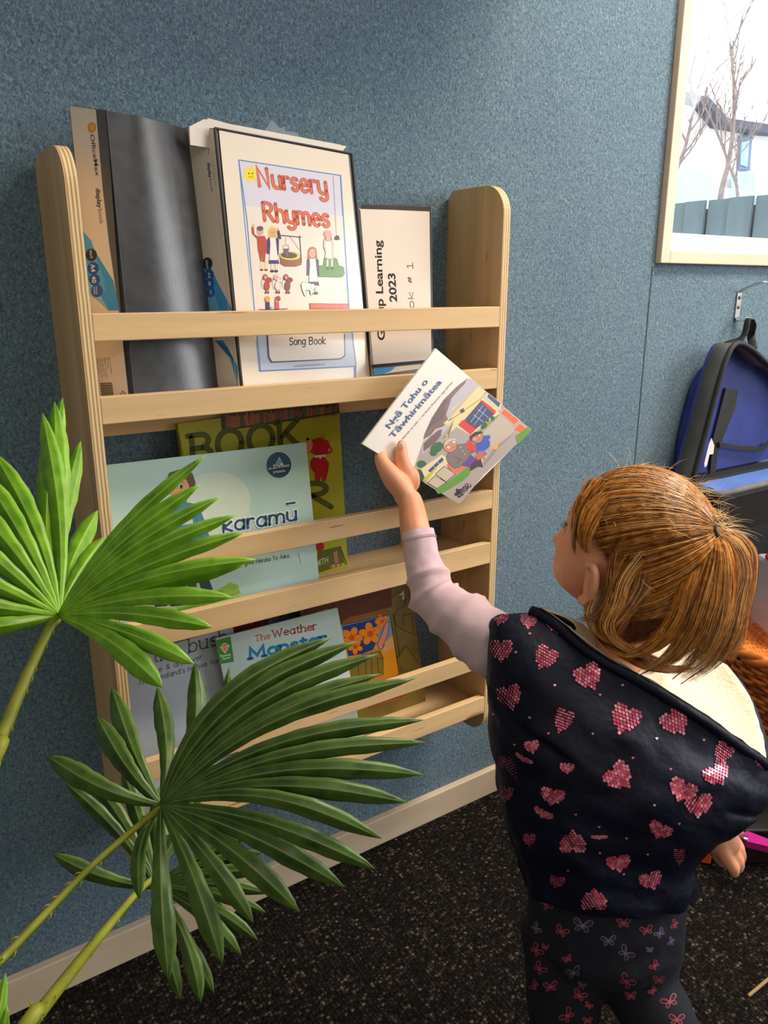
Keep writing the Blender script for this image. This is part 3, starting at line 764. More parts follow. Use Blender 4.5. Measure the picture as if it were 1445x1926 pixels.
# grassy mound with seated girl, spider
A.poly(ZN((962,1200),(1015,1200),(1025,1110),(1060,1100),(1140,1110),(1170,1130),(1190,1200),(1245,1220),(1255,1290),(1235,1325),(1190,1332),(962,1325)), (104,146,74), (70,90,50), .5)
A.poly(ZN((1020,900),(1110,900),(1130,960),(1120,1050),(1140,1120),(1090,1130),(1030,1115),(1040,1050),(1012,980)), (232,196,188), OUT, .4)
A.poly(ZN((1040,920),(1100,920),(1100,1000),(1110,1110),(1050,1110)), (240,224,214))
for x in (1062,1112): A.poly(ZN((x-12,1130),(x+12,1130),(x+10,1215),(x-10,1215)), (240,216,190), OUT, .3); A.ell(*L(ZN,x,1232), 2.6, 3, (84,72,70))
A.ell(*L(ZN,1070,890), 6.6, 6, (172,110,92)); A.ell(*L(ZN,1070,886), 4.6, 6, SK); A.ell(*L(ZN,1062,828), 6.6, 4.6, (226,176,172), line=OUT, lw=.3); A.ell(*L(ZN,1064,850), 8.4, 2.4, (226,176,172), line=OUT, lw=.3)
A.line(ZN((1128,190),(1163,860)), (130,124,130), .5); A.ell(*L(ZN,1170,885), 4.2, 4.4, (72,62,64))
for k in (-1,1):
    for j in range(3): A.line(ZN((1170,885),(1170+k*(18+5*j),880+8*j),(1170+k*(24+4*j),898+8*j)), (72,62,64), .6, round_=False)
# three mice
for x, c in ((375,(198,84,74)), (498,(232,222,216)), (610,(150,84,72))):
    A.line(ZN((x-50,1340),(x-62,1400),(x-50,1450),(x-30,1470)), (110,80,76), .6)
    A.ell(*L(ZN,x,1430), 5.2, 9.4, c, line=OUT, lw=.35); A.ell(*L(ZN,x+22,1362), 6, 4.6, c, 12, OUT, .3); A.ell(*L(ZN,x-18,1332), 4.4, 5.6, c, line=OUT, lw=.35); A.ell(*L(ZN,x-17,1335), 2.6, 3.8, (228,150,150))
    for d in (-12,16): A.ell(*L(ZN,x+d,1505), 1.8, 2, (96,72,70))
    A.line(ZN((x-8,1470),(x-12,1505)), (96,72,70), .7); A.line(ZN((x+12,1470),(x+16,1505)), (96,72,70), .7); A.ell(*L(ZN,x+24,1352), .8, .9, INK)
# lamb
A.poly(ZN((762,1410),(790,1385),(860,1400),(900,1420),(912,1470),(890,1530),(870,1535),(862,1480),(810,1480),(825,1540),(805,1545),(775,1480)), (242,236,230), OUT, .5)
A.ell(*L(ZN,895,1440), 4, 5.5, (242,236,230), line=OUT, lw=.4)
# two children rowing, brick wall
for x, h, c in ((385,(226,172,72),(76,72,122)), (490,(176,92,72),(222,92,150))):
    A.poly(ZN((x-22,1605),(x+18,1605),(x+25,1698),(x-20,1698)), c, OUT, .3); A.ell(*L(ZN,x+2,1585), 4.2, 5, SK); A.ell(*L(ZN,x-4 if x < 400 else x+10,1575), 5, 5, h)
A.line(ZN((285,1692),(310,1700),(610,1690)), (70,62,66), 1.2); A.line(ZN((398,1696),(440,1665)), (70,62,66), 1)
A.poly(ZN((862,1628),(1302,1634),(1310,1690),(868,1690)), (222,96,78), (150,64,54), .6); A.line(ZN((866,1660),(1305,1662)), (236,150,130), .5)
for x in (940,1050,1160,1260): A.line(ZN((x,1630),(x+2,1690)), (236,150,130), .4)
# title box at the foot
A.line([(503,628),(506,672),(511,681),(640,675),(649,669),(648,628)], (60,54,56), 1.6); A.poly([(504,626),(507,671),(512,680),(640,674),(648,668),(647,626)], (238,228,220))
A.hand('Song Book', (545,649), (613,647), (0,-13.5), (40,36,38), 1.9)
A.text('(c) Copyright 2012 www.sparklebox.co.uk', (554,690), (611,686), (0,-3.4), (80,80,90), 0)
A.build('cover_sheet', nb_)
mb = MB(); dk = mat((70,66,68), .3)
for p, q in (((404,241),(456,729)), ((404,241),(662,289)), ((662,289),(702,716))):
    o_ = Vector(a[1]); mb.tube([hit(o_, n_, *p, h=.001), hit(o_, n_, *q, h=.001)], .0016, dk, 6)
mb.build('cover_rim', nb_)
# loose sheets and torn pocket on top
mb = MB(); ps = mat((234,222,210), .7)
for k, (p, q, r, s_) in enumerate((((356,238),(384,224),(640,272),(648,290)), ((384,232),(392,222),(478,246),(560,262)), ((430,240),(520,250),(652,275),(645,284)))):
    o_ = Vector(a[1])+Vector((0, .006+.004*k, 0))
    pts = [hit(o_, n_, *w) for w in (p, q, r, s_)]; mb.slab(pts+[pts[-1]-ZV*.02, pts[0]-ZV*.02], Vector((0,.0008,0)), ps)
mb.build('loose_sheets', nb_)
cp, cn, cl, cb = newmat('clear_plastic'); cb.inputs['Transmission Weight'].default_value = .8; cb.inputs['Roughness'].default_value = .15
cb.inputs['Base Color'].default_value = S((215,220,225)); cb.inputs['IOR'].default_value = 1.1
mb = MB(); o_ = Vector(a[1])+Vector((0,.014,0))
for tri in (((497,246),(512,226),(536,250)), ((508,248),(536,238),(540,256)), ((536,254),(541,246),(562,250),(562,262))):
    pts = [hit(o_, n_, *w) for w in tri]; mb.slab(pts, Vector((.0,.0006,.0)), cp); o_ = o_+Vector((0,.002,0))
mb.build('torn_pocket', nb_)

# ---- group learning display book
o_, n_ = shelf_plane(-.106, .8615, -.052, 1.10)
gb_, nn = slab_book('display_book', 'shorter display book with a sideways sheet dated 2023, rightmost on the top shelf',
    [(673,385),(812,389),(815,683),(703,706)], .014, COVER_BLACK, PAPER, o_, n_, cat='display book', group='plastic display books on the top shelf', zfloor=.8615)
A = Art(o_, n_, .16)
A.poly([(676,392),(808,398),(812,682),(700,690)], (236,220,206))
A.poly([(680,386),(811,389),(810,397),(678,393)], (70,60,56))
for k in range(52): A.line([(681+k*2.5, 384.5), (681+k*2.5, 387.5)], (40,34,32), .8, keep=k > 0, round_=False)
A.poly([(698,686),(812,676),(812,682),(699,692)], (46,42,42))
A.poly([(702,694),(812,683),(812,690),(703,706)], (226,208,186)); A.poly([(703,706),(704,693),(728,691),(745,690),(735,698),(722,703)], (74,150,206))
A.line([(810,397),(813,680)], (60,52,50), 1.6); A.line([(677,394),(703,704)], (60,52,50), 1.4)
A.text('Group Learning', (724,640), (717,452), (-14,0), (56,50,50), .025)
A.text('2023', (747,568), (743,514), (-14,0), (56,50,50), .03)
A.hand('book', (782,617), (777,548), (-11,-.6), (56,52,56), 1.3); A.hand('#', (776,533), (774,520), (-10,0), (56,52,56), 1.3); A.hand('1', (777,504), (776,494), (-11,0), (56,52,56), 1.3)
A.build('cover_sheet', gb_)

# ---- green picture book (middle shelf, behind)
o_, n_ = shelf_plane(-.05, .5765, -.020, .86)
OLV = (186,184,36); OLVD = (96,104,30)
gm_ = mat(OLV, .4)
gk, nn = slab_book('picture_book', 'lime green picture book with a red bear, behind the pale aqua book',
    [(334,797),(637,756),(655,1068),(380,1110)], .010, gm_, PAPER, o_, n_, zfloor=.5765)
A = Art(o_, n_, .4)
A.poly(Z3((680,105),(1275,50),(1282,98),(690,190)), (84,72,22))
rr = random.Random(4); x = 706
while x < 1268:
    w = rr.uniform(7,13); top = 112-(x-706)*.094+rr.uniform(-6,10); bot = 184-(x-706)*.13; c = rr.choice([(200,104,92),(128,132,110),(206,128,104),(110,112,90),(178,84,76)])
    A.poly(Z3((x,top),(x+w-2,top-1),(x+w-2,bot-1),(x,bot)), c, keep=x > 707); x += w
A.poly(Z3((798,112),(810,110),(830,162),(815,164)), (206,128,104)); A.poly(Z3((690,182),(1282,92),(1282,98),(690,190)), (60,54,18))
for tx, p0, p1, up in (('BOOK', (546,352), (1095,268), (-4,-52)), ('BEAR', (560,640), (1262,568), (-6,-47))):
    A.hand(tx, L(Z3,*p0), L(Z3,*p1), up, OLVD, 9.5, line=(60,66,20), lw=.5, slab=.09)
R1 = (196,30,30); R2 = (130,16,20)
A.poly(Z3((1140,235),(1180,222),(1225,240),(1235,275),(1220,305),(1165,312),(1130,290),(1112,255)), R1, R2, .8)
A.ell(*L(Z3,1128,265), 7, 13, (226,140,120), 12, R2, .6); A.ell(*L(Z3,1121,230), 3, 2.6, INK); A.ell(*L(Z3,1230,285), 5.2, 6.2, R1, 0, R2, .8); A.ell(*L(Z3,1230,285), 2.8, 3.8, (216,120,110))
A.line(Z3((1190,225),(1195,208)), R2, 1); A.line(Z3((1200,228),(1210,212)), R2, 1)
A.poly(Z3((1150,322),(1205,322),(1228,350),(1222,395),(1210,440),(1195,440),(1190,415),(1180,440),(1160,436),(1158,400),(1138,375),(1134,345)), R1, R2, .8)
A.poly(Z3((1155,312),(1215,306),(1210,322),(1195,318),(1185,332),(1175,320),(1158,326)), (226,220,210), (90,80,70), .4)
A.line(Z3((1160,345),(1150,380),(1166,396)), R2, 1); A.line(Z3((1208,345),(1216,375),(1200,396)), R2, 1)
A.ell(*L(Z3,1180,770), 9, 9, R1)
A.poly(Z3((1172,795),(1285,768),(1310,860),(1172,905)), (100,106,40)); A.poly(Z3((1250,800),(1270,790),(1275,850),(1258,855)), (196,120,110)); A.line(Z3((1285,768),(1318,860)), (60,66,24), 1.4)
A.text('SMITH', L(Z3,1150,878), L(Z3,1224,850), (0,-12), (210,210,160), .01)
for k in range(6): A.poly(Z3((1235+k*12,880-k*2),(1244+k*12,878-k*2),(1244+k*12,862-k*2),(1235+k*12,864-k*2)), [(200,104,92),(190,190,150)][k % 2], keep=k > 0)
A.line(Z3((468,180),(500,320)), (150,148,30), 1.2)
A.build('cover_print', gk)

# ---- pale blue book (middle shelf, front)
o_, n_ = shelf_plane(-.112, .5765, -.070, .78)
km = tex_mat('pale_aqua_cover', (176,212,204), (196,222,214), nscale=6, detail=2, rough=.3)
kb, nn = slab_book('picture_book', 'wide pale aqua picture book with two painted boys, front of the middle shelf',
    [(196,875),(576,832),(600,1085),(222,1165)], .006, km, PAPER, o_, n_, zfloor=.5765)
A = Art(o_, n_, .3)
A.poly([(199,1160)]+Z3((130,900),(420,880),(640,900),(760,960),(790,1010),(700,1060),(500,1110))+[(300,1150)], (176,212,130)); A.poly(Z3((420,980),(640,925),(770,965),(780,1005),(640,1060),(470,1098)), (150,196,70))
A.ell(*L(Z3,520,760), 118, 100, (190,217,206), -10); A.ell(*L(Z3,600,640), 90, 70, (202,222,206), -20); A.ell(*L(Z3,640,560), 74, 60, (212,226,207), -20)
A.poly(Z3((430,1095),(640,1040),(780,1000),(640,1062),(430,1108)), (120,170,60))
SKN = (224,164,122); HR = (110,86,64)
# taller boy
A.poly(Z3((455,575),(490,545),(570,560),(600,640),(625,720),(590,735),(575,760),(455,780),(425,730),(410,640)), (74,136,178), (40,60,80), .7)
A.poly(Z3((440,640),(540,625),(545,655),(445,668)), (196,212,176)); A.line(Z3((552,600),(575,690),(590,735)), (40,60,80), .7)
A.poly(Z3((470,530),(515,520),(512,545),(480,555),(455,545)), (206,150,112), (80,50,40), .5)
A.poly(Z3((410,455),(430,420),(500,410),(530,440),(520,500),(485,538),(440,515),(415,480)), SKN, (80,50,40), .6)
A.poly(Z3((405,450),(425,400),(480,382),(540,402),(556,450),(545,500),(515,520),(528,470),(510,430),(470,440),(450,425),(425,445),(414,462)), HR, (70,50,36), .6)
for x in (432,482): A.ell(*L(Z3,x,466), 4.4, 5, (240,236,230), line=(50,36,30), lw=.6); A.ell(*L(Z3,x+2,468), 2.8, 3.8, (60,40,30))
A.line(Z3((418,446),(440,440)), (70,50,36), 1.2); A.line(Z3((468,440),(495,444)), (70,50,36), 1.2); A.line(Z3((446,505),(462,508)), (150,80,70), .9)
A.poly(Z3((495,920),(560,905),(562,985),(520,975)), (70,84,104)); A.poly(Z3((562,905),(610,900),(642,985),(632,1000),(585,985)), (56,70,90), (30,36,50), .6)
# smaller boy
A.poly(Z3((290,780),(320,750),(390,745),(445,770),(440,860),(330,880),(285,850)), (130,176,176), (50,80,84), .6)
A.line(Z3((340,760),(365,775),(388,758)), (50,80,84), .8)
A.poly(Z3((285,650),(300,625),(380,640),(395,680),(370,715),(320,722),(295,690)), SKN, (80,50,40), .6)
A.poly(Z3((268,655),(275,625),(320,606),(375,612),(402,645),(398,675),(375,650),(330,655),(300,680),(290,715),(280,690)), (84,60,48), (50,36,30), .6)
for x in (348,388): A.ell(*L(Z3,x,680), 3.8, 4.4, (240,236,230), line=(50,36,30), lw=.5); A.ell(*L(Z3,x+1,681), 2.4, 3.3, (60,40,30))
A.poly(Z3((330,945),(380,935),(390,1065),(350,1068)), (60,66,78)); A.poly(Z3((390,935),(440,930),(435,1050),(410,1062)), (52,58,70))
for x, y in ((372,1060),(450,1058)): A.poly(Z3((x-30,y-12),(x+20,y-22),(x+50,y-12),(x+70,y-16),(x+40,y+12),(x-20,y+16)), (44,44,48), (230,230,225), .8)
A.line(Z3((420,1060),(460,1045),(470,1060)), (235,235,230), 1.2)
for x, y in ((690,1000),(750,985),(560,1080),(530,1085),(600,1068)): A.line(Z3((x-5,y-8),(x,y),(x+7,y-8)), (90,140,50), .7)
# round badge
A.ell(*L(Z3,976,360), 24.8, 25.8, (214,232,226)); A.ell(*L(Z3,976,360), 23.6, 24.6, (38,84,112)); A.poly(Z3((915,372),(1037,360),(1036,380),(1010,410),(945,414),(918,390)), (28,66,92))
A.poly(Z3((958,365),(978,322),(1000,362)), (120,170,180), (226,238,236), .8); A.ell(*L(Z3,952,362), 1.5, 2, W_); A.ell(*L(Z3,988,356), 2, 1.8, W_)
A.text('NA ARU TE KARERE', L(Z3,924,384), L(Z3,1030,366), (-.2,-3.6), W_, .02); A.text('presents', L(Z3,948,402), L(Z3,1008,394), (-.4,-6), W_, 0)
KB = (40,84,124)
A.hand('karamu', L(Z3,697,700), L(Z3,1072,636), (-.8,-26), KB, 4.6, line=(236,240,240), lw=2.4, jitter=.02)
A.line(Z3((1014,556),(1056,550)), (236,240,240), 7.6); A.line(Z3((1014,556),(1056,550)), KB, 4.2)
A.hand('na Riwa Lynne Harata Te Aika', L(Z3,700,884), L(Z3,1028,826), (-.4,-7.6), (70,80,84), .85)
A.poly(Z3((1075,800),(1100,795),(1108,850),(1090,862)), (196,222,218))
A.build('cover_print', kb)

# ---- bottom shelf: brown book with hibiscus panel
o_, n_ = shelf_plane(-.060, .3005, -.018, .56)
BR = (118,96,36)
bk, nn = slab_book('picture_book', 'khaki brown picture book with an orange hibiscus panel on the bottom shelf',
    [(563,1128),(770,1085),(803,1331),(600,1395)], .008, tex_mat('khaki_print', (104,84,32), (140,116,48), nscale=9, detail=3, rough=.4), PAPER, o_, n_, zfloor=.3005)
A = Art(o_, n_, .35)
A.poly(ZB((50,240),(620,120),(620,100),(940,100),(950,330),(500,440),(430,520),(300,340),(60,430)), (96,58,28))
A.poly(ZB((455,470),(560,430),(900,350),(930,380),(700,420),(470,510)), (150,84,36))
def ln(*p, c=(60,46,18), w=1.2): A.line(ZB(*p), c, w)
ln((940,240),(1000,180),(1060,190),(1090,250),(1070,330),(1000,350),(970,430),(1000,520),(1080,570),(1180,610)); ln((1060,410),(1150,400),(1170,600)); ln((1060,410),(1065,520))
ln((990,860),(1085,715),(1225,905)); ln((1000,900),(1090,760),(1200,910), w=.6, c=(160,140,70)); ln((960,390),(1010,700),(1050,990)); ln((830,220),(900,260),(940,240))
A.poly(ZB((1085,715),(1225,910),(1120,960),(1000,900)), (134,112,46)); ln((990,860),(1085,715),(1225,905))
for tx, p0, p1 in (('TE TARAU PUKORO', (200,362), (925,205)), ('WHAKAORA', (330,480), (950,320))):
    A.hand(tx, L(ZB,*p0), L(ZB,*p1), (-1.5,-14), (124,40,30), 1.7, slab=.05)
A.poly(ZB((1018,210),(1070,165),(1078,250),(1045,255),(1060,215)), (206,200,186))
A.poly(ZB((440,510),(930,405),(1022,1000),(900,1070),(520,1150)), (232,150,60))
A.poly(ZB((440,510),(930,405),(955,600),(870,700),(460,760)), (128,148,196)); A.poly(ZB((870,690),(960,610),(1018,1000),(900,1060),(860,1060)), (246,160,30)); A.poly(ZB((850,720),(958,620),(975,730),(860,800)), (232,176,110))
A.poly(ZB((450,525),(790,445),(810,640),(760,760),(660,800),(510,825)), (34,60,128)); A.line(ZB((615,490),(650,810)), (22,34,70), 1.4)
OR = (246,142,24)
def flower(cx, cy, s, r0):
    for k in range(5):
        a_ = math.radians(r0+72*k); A.ell(*L(ZB, cx+math.cos(a_)*s*.62, cy+math.sin(a_)*s*.62), s*.5/5.35, s*.36/5.35, OR, r0+72*k, (190,70,20), .5)
    A.ell(*L(ZB,cx,cy), s*.3/5.35, s*.3/5.35, (222,84,30)); A.line(ZB((cx,cy),(cx+s*.5,cy-s*.4)), (200,50,30), 1.2)
flower(545,640,100,-70); flower(730,600,105,-100); flower(850,475,66,-40); flower(580,730,70,20)
A.poly(ZB((885,490),(920,480),(905,600),(870,700),(850,755),(820,750),(805,700),(850,600)), (224,150,128), (60,40,30), .8); A.line(ZB((850,700),(878,715),(850,750)), (60,40,30), .9)
A.poly(ZB((520,850),(690,800),(830,760),(860,840),(865,1010),(690,1060),(540,1075)), (150,124,50)); 
for q in (((680,800),(690,1060)), ((820,770),(860,840),(862,1010)), ((800,850),(815,980),(860,1010)), ((740,790),(750,1050)), ((600,830),(620,1070)), ((805,845),(860,850))): ln(*q, c=(50,38,18), w=1)
A.line(ZB((930,405),(1022,1000)), (40,34,30), 1); A.line(ZB((450,512),(930,405)), (40,34,30), 1)
A.poly(ZB((680,1345),(1090,1240),(1096,1212),(700,1330)), (180,100,40)); A.text('NA HOHEPA MEREDITH WITTENBACH', L(ZB,700,1342), L(ZB,1090,1226), (-.4,-3), (40,30,20), .0)
A.build('cover_print', bk)

# ---- pale book with title in slab letters (front)
o_, n_ = shelf_plane(-.112, .3005, -.066, .51)
wm = tex_mat('pale_grey_green_cover', (180,202,196), (206,220,214), nscale=8, detail=2, rough=.25)
wk, nn = slab_book('reader_book', 'pale green reader with a gem badge and large blue title on the bottom shelf',
    [(406,1201),(635,1143),(676,1361),(452,1432)], .004, wm, PAPER, o_, n_, zfloor=.3005)
A = Art(o_, n_, .25)
A.poly(Z5((432,235),(482,222),(495,312),(444,322)), (66,140,52)); A.poly(Z5((446,262),(460,246),(478,256),(463,282)), (222,120,60), (240,236,220), .9); A.line(Z5((446,262),(478,256)), W_, .7); A.line(Z5((455,262),(463,282),(468,258)), W_, .7)
A.text('Reading', L(Z5,446,297), L(Z5,482,290), (0,-4.5), W_, .01); A.text('Gems', L(Z5,453,306), L(Z5,480,301), (0,-4.2), W_, .01); A.text('Level 4', L(Z5,455,320), L(Z5,486,313), (0,-3.4), (80,90,80), 0)
A.hand('The', L(Z5,571,240), L(Z5,626,229), (-.8,-10.5), (206,112,82), 1.7, slab=.07)
A.hand('Weather', L(Z5,634,226), L(Z5,792,196), (-.8,-13), (160,62,66), 2.1, slab=.07)
A.hand('Monster', L(Z5,553,302), L(Z5,828,244), (-1,-19), (48,132,184), 5.4, slab=.10)
A.poly([(606,1398),(640,1355),(676,1352),(690,1400)], (196,210,190)); 
A.poly([(560,1385),(600,1362),(648,1355),(646,1366),(600,1385)], (120,178,120)); A.poly([(648,1356),(682,1352),(682,1368),(650,1368)], (198,208,196)); A.ell(689,1363,6.5,6,(214,34,34)); A.text('C', (686.5,1366), (690.5,1365), (0,-5), W_, .02)
rr = random.Random(9)
for k in range(26):
    x = rr.uniform(545,632); y = 1400-(x-560)*.12+rr.uniform(-6,10)
    A.line([(x,y),(x+rr.uniform(-4,4),y-rr.uniform(5,12))], rr.choice([(40,110,150),(30,70,110),(120,190,120),(60,140,170)]), 2.2)
for k in range(3): A.ell(560+k*16, 1262+k*3, 5, 4, (60,120,170)); 
A.poly([(470,1300),(480,1282),(500,1290),(505,1310),(480,1316)], (196,60,60)); A.ell(497,1292,6,7,(110,160,60)); A.ell(560,1250,8,14,(60,120,190),20)
A.build('cover_print', wk)

# ---- grey-blue bush book
o_, n_ = shelf_plane(-.094, .3005, -.046, .52)
um = tex_mat('misty_blue_cover', (150,162,180), (186,198,206), nscale=7, detail=3, rough=.22)
uk, nn = slab_book('picture_book', 'misty grey blue book about the bush, leftmost on the bottom shelf',
    [(232,1238),(438,1178),(475,1440),(262,1500)], .007, um, PAPER, o_, n_, zfloor=.3005)
A = Art(o_, n_, .2)
A.hand('in the bush', L(Z5,128,338), L(Z5,474,242), (-1,-25), (52,50,54), 2.1, slab=.06)
A.hand('Explore & discover', L(Z5,148,372), L(Z5,383,302), (-.5,-9), (66,62,70), 1.15, slab=.04)
A.hand("New Zealand's native forest", L(Z5,158,396), L(Z5,478,306), (-.5,-9), (66,62,70), 1.15, slab=.04)
A.poly([(440,1300),(452,1275),(470,1280),(468,1310),(450,1320)], (80,130,70)); A.ell(372,1300,7,5,(196,60,60)); A.ell(384,1296,5,8,(110,160,60)); A.ell(378,1308,4,4,(150,30,40))
A.build('cover_print', uk)
o_, n_ = shelf_plane(-.036, .3005, -.014, .56)
rk, nn = slab_book('picture_book', 'dark red and charcoal picture book behind the grey blue and pale green books',
    [(395,1150),(500,1128),(540,1400),(440,1430)], .006, mat((60,56,64), .35), PAPER, o_, n_, zfloor=.3005)
A = Art(o_, n_, .3); rr = random.Random(2)
A.poly([(425,1180),(470,1160),(500,1155),(500,1175),(470,1185),(440,1192)], (120,34,34))
for k in range(40): x = rr.uniform(428,500); A.ell(x, 1180-(x-428)*.25+rr.uniform(-7,7), rr.uniform(2,5), rr.uniform(1.5,3), rr.choice([(150,40,40),(90,28,30),(180,70,60),(70,60,60)]), rr.uniform(0,90), n=10, keep=k > 0)
A.build('cover_print', rk)
# ------------------------------------------------------------------ the held book
HB = [P(682,835,-.192), P(820,655,-.158), P(862,945,-.186)]
hn = plane_n(HB[0], HB[1], HB[2])
if hn.dot(CAM-HB[0]) < 0: hn = -hn
ho = HB[0]
hb, _ = slab_book('picture_book', 'thin square picture book held up in the raised hand of the child',
    [(682,835),(820,655),(999,808),(862,945)], .0035, tex_mat('white_matt_cover', (222,214,204), (230,222,212), nscale=5, rough=.35), PAPER, ho, hn)
A = Art(ho, hn, .35)
A.poly(Z4((470,985),(535,800),(600,620),(700,470),(820,360),(885,285),(905,290),(1135,480),(1365,680),(1000,1020),(830,1230),(810,1232),(700,1165),(560,1080)), (170,156,150))
A.poly(Z4((885,285),(905,290),(985,350),(860,520),(700,700),(540,860),(540,800),(600,620),(700,470),(820,360)), (186,178,186))
A.poly(Z4((880,288),(800,350),(700,450),(610,590),(560,700),(548,745),(600,720),(640,670),(700,650),(735,600),(720,560),(740,500),(760,440),(810,380),(860,330)), (122,92,88))
A.poly(Z4((700,450),(610,590),(570,700),(620,640),(690,600),(720,540),(700,520),(740,440)), (104,78,76)); A.poly(Z4((548,780),(600,730),(660,680),(690,672),(680,720),(640,770),(590,810),(548,840)), (112,84,82))
A.poly(Z4((965,345),(1040,405),(770,610),(735,640),(700,625),(780,560),(760,520)), (226,204,146)); A.poly(Z4((965,345),(945,330),(740,560),(760,580)), (196,176,160))
A.poly(Z4((1020,388),(1140,482),(1110,540),(1130,550),(905,715),(800,655),(720,720),(735,745),(700,800),(780,600),(1000,430)), (226,204,146))
A.poly(Z4((1020,388),(1140,482),(1135,540),(1000,440)), (206,186,160)); A.poly(Z4((1040,400),(1132,475),(1118,510),(1028,430)), (52,62,104), W_, .6)
A.line(Z4((1020,388),(985,440),(740,610)), (60,52,60), .9)
A.poly(Z4((985,455),(1095,550),(940,675),(850,610)), (74,50,70)); A.poly(Z4((985,480),(1075,555),(960,655),(885,595)), (38,52,110))
for q in (((925,560),(1005,620)), ((960,520),(1040,585)), ((930,640),(1025,515)), ((905,618),(1000,490))): A.line(Z4(*q), (214,214,224), .7)
A.poly(Z4((975,450),(1000,455),(1098,535),(1085,560)), (214,24,28)); A.poly(Z4((845,600),(945,672),(905,712),(810,640)), (214,24,28))
A.poly(Z4((820,530),(850,510),(862,540),(835,552)), (60,70,70)); A.line(Z4((765,588),(735,604)), (50,60,90), 1); A.line(Z4((722,720),(695,744)), (50,60,90), 1)
A.poly(Z4((1130,555),(1120,570),(1000,680),(970,690),(1010,640),(1080,580)), (120,150,50)); 
for x, y, r in ((1030,600,16),(1010,640,20),(1070,590,16),(995,655,14)): A.ell(*L(Z4,x,y), r/4, r/4*1.2, (44,84,50))
A.poly(Z4((1160,515),(1275,605),(1235,640),(1130,550)), (222,98,48), (240,220,200), .6); A.poly(Z4((1275,625),(1330,665),(1285,700),(1225,680)), (222,98,48), (240,220,200), .6)
A.poly(Z4((1130,555),(1225,645),(1230,690),(1060,830),(990,770),(1000,700)), (190,172,156)); A.poly(Z4((1235,700),(1130,800),(1000,960),(990,940),(1100,800)), (150,132,124))
A.poly(Z4((1365,682),(1335,655),(1290,690),(1245,720),(1250,765),(1270,778)), (92,146,44)); 
A.ell(*L(Z4,650,810), 13, 9, (38,98,50), -35); A.ell(*L(Z4,625,850), 7, 6, (38,98,50)); A.ell(*L(Z4,535,935), 9, 7, (38,98,50)); A.poly(Z4((487,975),(520,975),(590,1030),(540,1060),(510,1040)), (30,78,46))
A.poly(Z4((530,970),(690,860),(740,900),(730,960),(640,1100),(575,1075)), (222,206,160)); A.poly(Z4((580,985),(690,880),(705,905),(600,1000)), (52,66,120), (230,230,226), .6); A.line(Z4((625,950),(640,965)), W_, .7); A.line(Z4((655,915),(672,940)), W_, .7)
A.poly(Z4((545,1050),(655,945),(650,965),(570,1070)), (190,180,60))
A.poly(Z4((705,950),(790,1010),(720,1070),(640,1010)), (196,180,160), (40,50,60), 1.1); A.poly(Z4((640,1020),(720,1075),(650,1120),(580,1075)), (196,180,160), (40,50,60), 1.1)
A.poly(Z4((640,1135),(760,1050),(890,950),(905,965),(900,1010),(850,1060),(700,1150),(660,1160)), (96,148,44)); 
# grown-up and child walking
A.poly(Z4((720,940),(860,880),(880,960),(780,1010)), (220,112,66)); A.poly(Z4((870,880),(900,860),(955,900),(900,960),(830,945)), (92,62,140))
A.poly(Z4((900,950),(950,900),(985,890),(1010,960),(960,955),(900,990)), (72,38,52)); A.line(Z4((985,895),(1005,960)), W_, .9)
A.poly(Z4((740,840),(790,790),(860,780),(910,800),(915,850),(880,900),(820,960),(780,968),(735,930),(720,890)), (122,108,104), (60,50,50), .6)
A.poly(Z4((860,790),(900,740),(930,800),(905,850)), (206,52,44)); A.line(Z4((780,880),(830,900),(800,930)), (60,50,50), .8)
A.ell(*L(Z4,750,795), 13, 12.5, (206,130,92), -20, (80,50,40), .6); A.poly(Z4((700,800),(715,765),(740,745),(790,742),(800,755),(750,760),(715,790)), (196,190,186)); 
A.ell(*L(Z4,740,808), 3.6, 2.8, (236,232,226), 0, (30,40,90), .7); A.ell(*L(Z4,782,768), 3.6, 2.8, (236,232,226), 0, (30,40,90), .7); A.ell(*L(Z4,742,808), 1, 1, INK); A.ell(*L(Z4,784,768), 1, 1, INK)
A.line(Z4((765,815),(790,800)), (120,50,40), .8)
for x, y in ((828,808),(845,835),(862,862)): A.ell(*L(Z4,x,y), .9, .9, W_)
A.poly(Z4((940,790),(1000,740),(1050,760),(1050,800),(1000,840),(950,850)), (44,82,176), (26,40,90), .6); A.poly(Z4((1005,720),(1050,715),(1055,740),(1025,760),(1000,740)), (44,82,176)); A.poly(Z4((905,790),(940,780),(950,840),(920,850)), (206,52,44))
A.poly(Z4((950,840),(1010,830),(1030,860),(960,900)), (130,110,140)); A.poly(Z4((940,870),(990,840),(1000,870),(960,910)), (206,96,60))
A.poly(Z4((1070,800),(1110,785),(1115,800),(1105,828),(1070,820)), (232,160,50)); A.poly(Z4((1000,880),(1020,865),(1035,885),(1015,895)), (232,160,50))
A.ell(*L(Z4,955,735), 11.5, 10, (196,118,80), -20, (70,44,36), .6); A.poly(Z4((905,760),(900,725),(935,695),(985,685),(1000,700),(950,712),(920,735)), (34,28,32)); A.line(Z4((903,735),(985,700)), (34,28,32), 1.6)
for x, y in ((940,745),(976,718)): A.ell(*L(Z4,x,y), 2, 2.2, (240,236,230)); A.ell(*L(Z4,x+2,y), 1.1, 1.4, INK)
A.poly(Z4((790,1150),(820,1120),(835,1150),(815,1170)), INK)
for x, y, a_ in ((806,1132,60),(798,1165,20),(822,1178,-20),(840,1160,40)): A.ell(*L(Z4,x,y), 3.6, 1.9, INK, a_)
A.text('REO', L(Z4,838,1142), L(Z4,893,1090), (-3.2,-4.2), INK, .02); A.text('TUPU', L(Z4,852,1160), L(Z4,915,1100), (-3.2,-4.2), INK, .02)
BT = (46,78,140)
